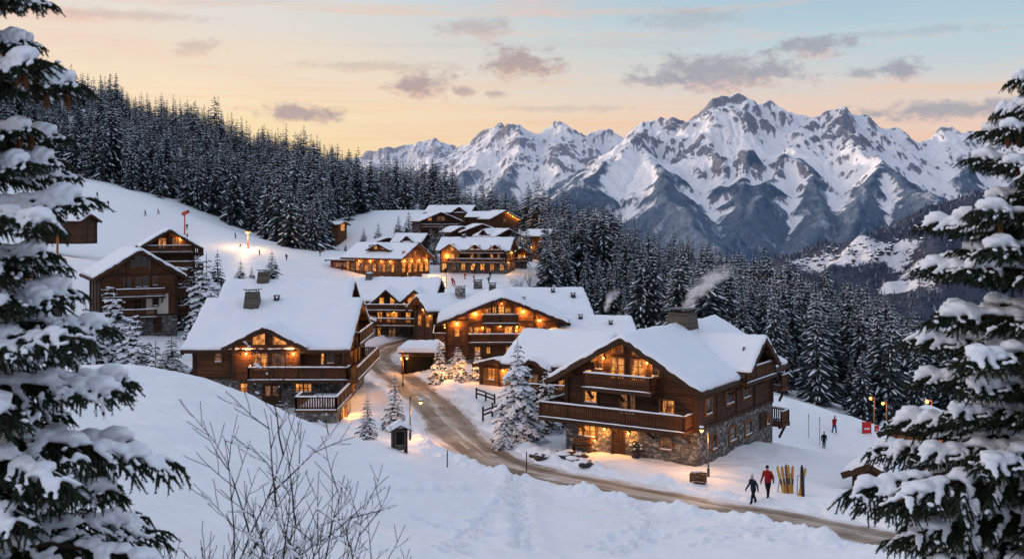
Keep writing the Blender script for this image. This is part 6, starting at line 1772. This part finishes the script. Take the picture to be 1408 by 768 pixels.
# dark boulders poking out of the bank
def rocks():
    r = random.Random(9); b0 = []
    for i, (px, py, s) in enumerate(((775, 628, .55), (788, 634, .5), (797, 628, .45), (744, 630, .5), (735, 627, .3), (783, 622, .35), (690, 612, .35), (806, 640, .4))):
        p = at(px, py); t = thing('boulder', 'dark boulder capped with snow on the road bank below the large chalet', 'boulder', p, r.random()*6, 'boulders on the road bank')
        b = MB(); b.ball((0, 0, .05), (s*1.2, s*.9, s*.55), 0, 2, .9); b.build('rock', M_ROCK, t); c = MB(); c.ball((.05, .05, s*.42), (s*.95, s*.7, s*.34), 0, 2, .5); c.build('snow', M_ROOFSNOW, t)
M_ROCK, _t, _b = material('dark_rock', .9, (.05, .045, .042, 1), .2)
rocks()
for (px, py, s, lb) in ((250, 462, 1.1, 'dark boulder half buried in the bank left of the left chalet, upper one'), (244, 500, 1.0, 'dark boulder half buried in the bank left of the left chalet, lower one'), (232, 478, .9, 'dark boulder half buried in the bank left of the left chalet, middle one')):
    p = under(px, 112); t = thing('boulder', lb, 'boulder', p+Vector((0, 0, .2)), px); b = MB(); b.ball((0, 0, 0), (s*1.4, s, s*.7), 0, 2, .9); b.build('rock', M_ROCK, t); c = MB(); c.ball((0, .1, s*.45), (s*1.2, s*.85, s*.35), 0, 2, .5); c.build('snow', M_ROOFSNOW, t)

# red banners at the edge of the piste
M_BANNER, _t, _b = material('red_banner_cloth', .7, (.55, .03, .03, 1), .2)
M_WHITEINK, _t, _b = material('white_print', .7, (.8, .8, .8, 1), .2)
def banner(label, px, py, w, h):
    p = at(px, py); s = p.y/F; w *= s; h *= s
    t = thing('piste_banner', label, 'banner', p, R(8))
    b = MB(); b.box((0, 0, h/2+.1), (w, .04, h)); b.build('cloth', M_BANNER, t)
    for sx in (-1, 1): l = MB(); l.lathe([(.03, -.3), (.03, h+.2)], (sx*w/2, .05, 0), 6); l.build('pole', M_METAL, t)
    g = MB()
    r = random.Random(int(px)); x = -w*.28
    while x < w*.26: 
        k = w*(.05+.05*r.random()); g.box((x+k/2, -.025, h*.5), (k, .012, h*.16)); x += k+w*.03
    g.build('print', M_WHITEINK, t)
banner('wide red banner with white print at the piste edge near the lamp posts', 1192, 597, 13, 16); banner('narrow red banner right of the wide red one at the piste edge', 1206, 594, 6, 8)

# ------------------------------------------------------------------ smoke from the chimneys
def smoke(label, p, size, lean, dens):
    m = bpy.data.materials.new('chimney_smoke'); m.use_nodes = True; nt = m.node_tree; nt.nodes.clear(); t = NT(nt)
    out = t.new('ShaderNodeOutputMaterial'); v = t.new('ShaderNodeVolumePrincipled'); t.l.new(v.outputs[0], out.inputs['Volume'])
    v.inputs['Color'].default_value = (.95, .93, .92, 1); v.inputs['Anisotropy'].default_value = .2
    g = tc(t, 'Object'); x, y, z = t.sep(g)
    # the plume follows a curve: centre (cx(z), 0) with growing radius
    cxn = t.math('MULTIPLY', t.math('POWER', t.math('MAXIMUM', z, .001), 1.5), lean)
    rad = t.math('ADD', .10, t.math('MULTIPLY', z, .30))
    nz_ = t.noise(g, 3.2, 5, .62, .6, 1)
    w = t.vmath('SUBTRACT', nz_, (.5, .5, .5)); wx, wy, wz = t.sep(w)
    dx = t.math('ADD', t.math('SUBTRACT', x, cxn), t.math('MULTIPLY', wx, .55)); dy = t.math('ADD', y, t.math('MULTIPLY', wy, .55))
    d = t.math('DIVIDE', t.math('SQRT', t.math('ADD', t.math('MULTIPLY', dx, dx), t.math('MULTIPLY', dy, dy))), rad)
    n2 = t.noise(g, 5.5, 4, .6)
    k = t.math('MULTIPLY', t.mapr(d, 1.0, .15, smooth=True), t.mapr(n2, .32, .62, smooth=True))
    k = t.math('MULTIPLY', k, t.mapr(z, .95, .25, smooth=True))
    t.put(v.inputs['Density'], t.math('MULTIPLY', k, dens))
    b = MB(); b.box((lean*.5, 0, .5), (abs(lean)+1.1, 1.0, 1.02))
    o = b.build('chimney_smoke', m, None, p); o.scale = (size, size, size); tag(o, label, 'smoke')
cp = A.M @ Vector((.3, 8.6, A.ridge+1.2)); smoke('pale wisp of smoke drifting right from the chimney of the large chalet', cp, 4.0, 1.0, 4.5)
hp = Vector(P(832, 428, 136)); smoke('small puff of smoke over the low roof at the edge of the forest', hp, 3.2, .55, 3.5)

# ------------------------------------------------------------------ people
def cloth(name, c, r=.8):
    m, t, b = material(name, r, c, .15); n = t.noise(tc(t, 'Object'), 9, 3, .6); t.put(b.inputs['Base Color'], t.mix(t.mapr(n, .3, .7), c, t.scale((c[0], c[1], c[2]), (.6, .6, .6)))); return m
M_NAVY = cloth('navy_jacket', (.016, .026, .05, 1)); M_REDJ = cloth('red_jacket', (.36, .018, .014, 1)); M_BLACK = cloth('black_trousers', (.010, .010, .013, 1)); M_SKIN, _t, _b = material('skin', .5, (.5, .3, .22, 1), .3)
M_KNIT = cloth('pale_knit', (.55, .56, .6, 1)); M_BOOT = cloth('dark_boots', (.016, .014, .013, 1)); M_BLUEJ = cloth('blue_jacket', (.03, .08, .2, 1))

def skin_mesh(name, verts, edges, radii, sub=2, root=0):
    me = bpy.data.meshes.new(name+'_raw'); me.from_pydata(verts, edges, []); o = bpy.data.objects.new('raw', me); COL.objects.link(o)
    sk = o.modifiers.new('skin', 'SKIN'); sk.use_smooth_shade = True
    for i, rr in enumerate(radii):
        v = me.skin_vertices[0].data[i]; v.radius = rr if isinstance(rr, tuple) else (rr, rr); v.use_root = (i == root)
    sb = o.modifiers.new('sub', 'SUBSURF'); sb.levels = sub; sb.render_levels = sub
    dg = bpy.context.evaluated_depsgraph_get(); dg.update(); new = bpy.data.meshes.new_from_object(o.evaluated_get(dg)); new.name = name
    bpy.data.objects.remove(o); return new

def body(stride=.32, lean=.05, arm=.35, face_mats=None, fingers=True, sub=2, stance='walk', turn=0.0):
    """adult of 1.75 m facing -y, feet on z=0, mid-stride"""
    V, E, Rr = [], [], []
    def add(p, r, parent=None):
        V.append(p); Rr.append(r); 
        if parent is not None: E.append((parent, len(V)-1))
        return len(V)-1
    ly = -lean
    pel = add((0, 0, .94), (.18, .14)); wai = add((0, ly*.4, 1.08), (.175, .135), pel); che = add((0, ly, 1.27), (.205, .15), wai); sho = add((0, ly*1.2, 1.42), (.17, .115), che)
    nek = add((0, ly*1.3-.01, 1.505), .06, sho); hd0 = add((0, ly*1.3-.03, 1.60), (.078, .088), nek); hd1 = add((0, ly*1.3-.035, 1.70), (.077, .092), hd0); hd2 = add((0, ly*1.3-.025, 1.755), (.045, .055), hd1)
    # nose
    add((0, ly*1.3-.135, 1.635), .014, hd0)
    for s in (-1, 1):
        hip = add((s*.10, 0, .88), (.125, .125), pel); f = s*stride
        kn = add((s*.10, -f*.42-.05, .50+.02*(f < 0)), .088, hip); back = f < 0
        an = add((s*.10, -f*.80+(.05 if back else 0), .10+(.05 if back else 0)), .066, kn)
        hl = add((s*.10, -f*.80+(.07 if back else .03), .05+(.05 if back else 0)), .045, an); toe = add((s*.115, -f*.80-.15+(.03 if back else 0), .035), (.045, .035), an)
        s1 = add((s*.20, ly*1.2, 1.41), .09, sho); a_ = -s*arm
        el = add((s*.265, ly-a_*.30+.05, 1.15), .07, s1); wr = add((s*.275, ly-a_*.75-.04, .93), .052, el)
        ha = add((s*.275, ly-a_*.9-.05, .85), (.036, .046), wr)
        if fingers:
            for q, (dy, ln) in enumerate(((-.035, .075), (-.012, .085), (.012, .08), (.033, .062))):
                k1 = add((s*.272, ly-a_*.9-.055+dy, .80), .012, ha); add((s*.262, ly-a_*.9-.055+dy*1.05, .80-ln*.75), .009, k1)
            th = add((s*.262, ly-a_*.9-.10, .84), .013, ha); add((s*.255, ly-a_*.9-.118, .80), .010, th)
    return skin_mesh('body', V, E, Rr, sub), ly

def person(label, p, rz, jacket, trousers, hat, scale=1.0, stride=.32, arm=.35, pack=False, sub=2, detail=True, cat='person', group=None):
    me, ly = body(stride, .06, arm, fingers=detail, sub=sub)
    me.materials.clear()
    for m in (jacket, trousers, M_BOOT, M_SKIN, M_GLOVE): me.materials.append(m)
    mi = []
    for f in me.polygons:
        c = f.center
        if abs(c.x) > .2 and c.z < .9: mi.append(4)
        elif c.z < .16: mi.append(2)
        elif c.z < .86 and abs(c.x) < .24: mi.append(1)
        elif c.z < 1.5: mi.append(0)
        else: mi.append(3)
    me.polygons.foreach_set('material_index', mi); me.update()
    t = thing('person', label, cat, p, rz, group); t.scale = (scale,)*3
    link('body', me, t)
    if detail:
        c = MB()   # jacket hem and collar
        c.lathe([(.185, .80), (.19, .86), (.178, 1.0)], (0, 0, 0), 16); c.lathe([(.085, 1.46), (.095, 1.54), (.07, 1.55)], (0, ly*1.3-.01, 0), 12); o = c.build('jacket_trim', jacket, t)
        for v in o.data.vertices: v.co.y *= .78 if v.co.z < 1.1 else 1
        e = MB()
        for s in (-1, 1): e.ball((s*.032, ly*1.3-.118, 1.655), (.011, .008, .009), 0, 1); 
        e.build('eyes', M_BLACK, t)
    h = MB(); h.lathe([(.094, 1.665), (.10, 1.69), (.094, 1.74), (.07, 1.79), (.02, 1.815)], (0, ly*1.3-.03, 0), 14); h.build('hat', hat, t)
    if hat is M_KNIT: b = MB(); b.ball((0, ly*1.3-.03, 1.835), .038, 0, 2); b.build('bobble', hat, t)
    if pack:
        b = MB(); b.box((0, .17, 1.2), (.30, .18, .46), taper=.85); b.build('backpack', M_BLACK, t)
    return t
M_GLOVE = cloth('gloves', (.012, .012, .012, 1))
p = at(1036, 692); person('walker in a dark navy jacket and pale bobble hat, striding left along the road', (p.x, p.y, p.z), R(-62), M_NAVY, M_BLACK, M_KNIT, (HY-651)/F*p.y-p.z > 0 and ((HY-650)/F*p.y-p.z)/1.86 or 1.0, .30, .28)
p = at(1056, 683); person('walker in a red jacket with a dark pack in front of the ski racks', (p.x, p.y, p.z), R(-35), M_REDJ, M_BLACK, M_BLACK, ((HY-638)/F*p.y-p.z)/1.83, .30, .30, True)
p = at(1133, 616); person('skier all in black standing beside the grey piste pole', (p.x, p.y, p.z), R(160), M_BLACK, M_BLACK, M_BLACK, ((HY-593)/F*p.y-p.z)/1.83, .12, .2)
p = at(1147, 595); person('small skier in red jacket and blue trousers farther down the piste', (p.x, p.y, p.z), R(20), M_REDJ, M_BLUEJ, M_BLACK, max(.9, ((HY-580)/F*p.y-p.z)/1.83), .22, .3)

# skis and ski racks
def ski_mesh(L=1.75):
    b = MB(); w = .085; pts = []
    n = 10
    for i in range(n+1):
        t_ = i/n; z = L*t_; y = -.06*max(0, (t_-.86)/.14)**2; ww = w*(1.0 if t_ < .9 else 1-.6*(t_-.9)/.1)*(1+.18*abs(t_-.45))
        pts.append((z, y, ww))
    vs = []; fs = []
    for z, y, ww in pts:
        for dx, dy in ((-ww, -.008), (ww, -.008), (ww, .008), (-ww, .008)): vs.append((dx, y+dy, z))
    for i in range(n):
        for j in range(4): fs.append((i*4+j, i*4+(j+1) % 4, i*4+4+(j+1) % 4, i*4+4+j))
    fs += [(3, 2, 1, 0), tuple(n*4+j for j in range(4))]
    b.add(vs, fs, 0); b.box((0, -.035, L*.44), (.07, .06, .30), 1); b.box((0, -.05, L*.53), (.06, .07, .07), 1)
    return b
SKI_COL = [cloth('orange_ski', (.62, .26, .05, 1), .4), cloth('yellow_ski', (.66, .42, .10, 1), .4), cloth('brown_ski', (.3, .13, .05, 1), .4), cloth('dark_ski', (.03, .03, .04, 1), .4)]
SKI_ME = [ski_mesh(1.75+.05*i).mesh('ski', [c, M_METAL]) for i, c in enumerate(SKI_COL)]
def rack(label, px, py, w, cols, rz, lab):
    p = at(px, py); t = thing('ski_rack', label, 'ski rack', p, rz)
    b = MB(); 
    for sx in (-1, 1): b.bar((sx*w/2, -.3, 0), (sx*w/2, 0, 1.15), .05); b.bar((sx*w/2, .35, 0), (sx*w/2, 0, 1.15), .05)
    b.build('frame', M_STEEL, t); b = MB(); b.bar((-w/2, 0, 1.15), (w/2, 0, 1.15), .05); b.build('rail', M_STEEL, t)
    n = len(cols); r = random.Random(int(px))
    M = Matrix.Translation(p) @ Matrix.Rotation(rz, 4, 'Z')
    for i, c in enumerate(cols):
        x = -w/2+.08+(w-.16)*i/max(1, n-1); q = M @ Vector((x, -.34, -.05)); rot = (M @ Matrix.Rotation(-.27+r.gauss(0, .03), 4, 'X') @ Matrix.Rotation(r.gauss(0, .08), 4, 'Y')).to_euler()
        s = tag(link('ski', SKI_ME[c], None, q, rot), lab, 'ski', 'skis on the ' + ('larger' if n > 3 else 'smaller')+' rack')
rack('larger metal ski rack with a cluster of broad skis, next to the walker in red', 1080, 677, .7, [1, 0, 2, 1, 0], R(14), 'ski leaning upright on the larger rack next to the walker in red')
rack('smaller ski rack with a few broad skis, right of the larger rack', 1101, 680, .4, [1, 0, 3], R(-12), 'ski leaning upright on the smaller rack, right of the larger one')

# distant skiers on the piste
def far_people():
    mes = []
    for k, (j, tr) in enumerate(((M_BLACK, M_BLACK), (M_NAVY, M_BLACK), (M_REDJ, M_REDJ), (M_REDJ, M_BLACK), (M_BLUEJ, M_NAVY))):
        me, _ = body(.18+.05*k, .12, .3, fingers=False, sub=1); me.materials.clear()
        for m in (j, tr, M_BOOT, M_SKIN): me.materials.append(m)
        me.polygons.foreach_set('material_index', [2 if f.center.z < .14 else 1 if f.center.z < .86 and abs(f.center.x) < .22 else 0 if f.center.z < 1.5 or f.center.z > 1.69 else 3 for f in me.polygons]); me.update(); mes.append(me)
    spots = [(134, 272, 0, 'dark-clad skier high on the piste above the small cabin'), (149, 284, 1, 'dark-clad skier on the upper piste right of the small cabin'), (218, 295, 3, 'skier in red on the upper piste, uphill of the snow cannon'), (200, 297, 0, 'lone dark dot of a skier on the upper piste'),
             (257, 316, 0, 'skier right at the foot of the snow cannon'), (257, 329, 1, 'skier just below the snow cannon'), (324, 328, 0, 'dark skier left of the floodlight'), (330, 344, 1, 'dark skier below and left of the floodlight'), (357, 351, 0, 'skier right of the floodlight pole on the lit snow'),
             (394, 358, 0, 'dark skier between floodlight and restaurant'), (440, 352, 1, 'skier beside the forest edge left of the restaurant'), (458, 361, 3, 'skier in red just left of the red ticket shed'), (471, 372, 0, 'dark skier standing below the red ticket shed, left one of two'), (485, 371, 0, 'dark skier standing below the red ticket shed, right one of two'),
             (508, 375, 2, 'skier in orange-red at the left corner of the restaurant'), (517, 379, 0, 'dark skier below the glowing front of the restaurant'), (508, 384, 0, 'small dark figure above the twin-gabled chalet'), (535, 386, 1, 'dark figure right above the left snowy gable of the twin-gabled chalet'), (547, 385, 1, 'dark figure above the dip between the two snowy gables'),
             (550, 374, 2, 'skier in red at the restaurant door'), (599, 396, 2, 'skier in red on the open snow right of the twin-gabled chalet'), (622, 391, 2, 'tall skier in red in the middle of the lower piste'), (625, 394, 2, 'skier in red a step right of the tall skier in red'), (639, 384, 2, 'skier in red below the front of the three-gabled hotel'),
             (653, 377, 1, 'dark bulky figure below the three-gabled hotel'), (668, 376, 2, 'skier in red near the right end of the three-gabled hotel'), (674, 382, 1, 'dark skier on the lower piste, right of the hotel'), (672, 390, 1, 'dark skier in mid-slope above the glowing middle chalet'), (652, 388, 0, 'dark figure on the lower piste above the stone chimney'), (613, 377, 0, 'dark figure beside the glass pavilion')]
    for i, (px, py, k, lb) in enumerate(spots):
        p = at(px, py); o = tag(link('person', mes[k], None, p, (0, 0, rnd.random()*6.28)), lb, 'person', 'skiers on the piste'); o.scale = (1.02,)*3
far_people()
# decorated little trees by the restaurant
def lit_tree(label, px, py, ptop):
    p = at(px, py); h = max(2.0, (HY-ptop)/F*p.y-p.z); t = thing('christmas_tree', label, 'christmas tree', p); s = h/FIR_H['dark']; t.scale = (s*1.3, s*1.3, s)
    link('crown', FIR['dark'][0], t); link('trunk', FIR['dark'][1], t); g = MB(); r = random.Random(px)
    for i in range(26): f = r.random(); a = r.random()*6.28; rr = 1.5*(1-f)*.9+.1; g.ball((rr*math.cos(a), rr*math.sin(a), 7*f*.9+.5), .13, 0, 1)
    g.build('lights', M_BULB_FAR, t)
lit_tree('small Christmas tree with yellow lights above the right snowy gable of the twin-gabled chalet', 579, 395, 382)
lit_tree('small frosted Christmas tree with lights in front of the restaurant corner', 561, 388, 374)
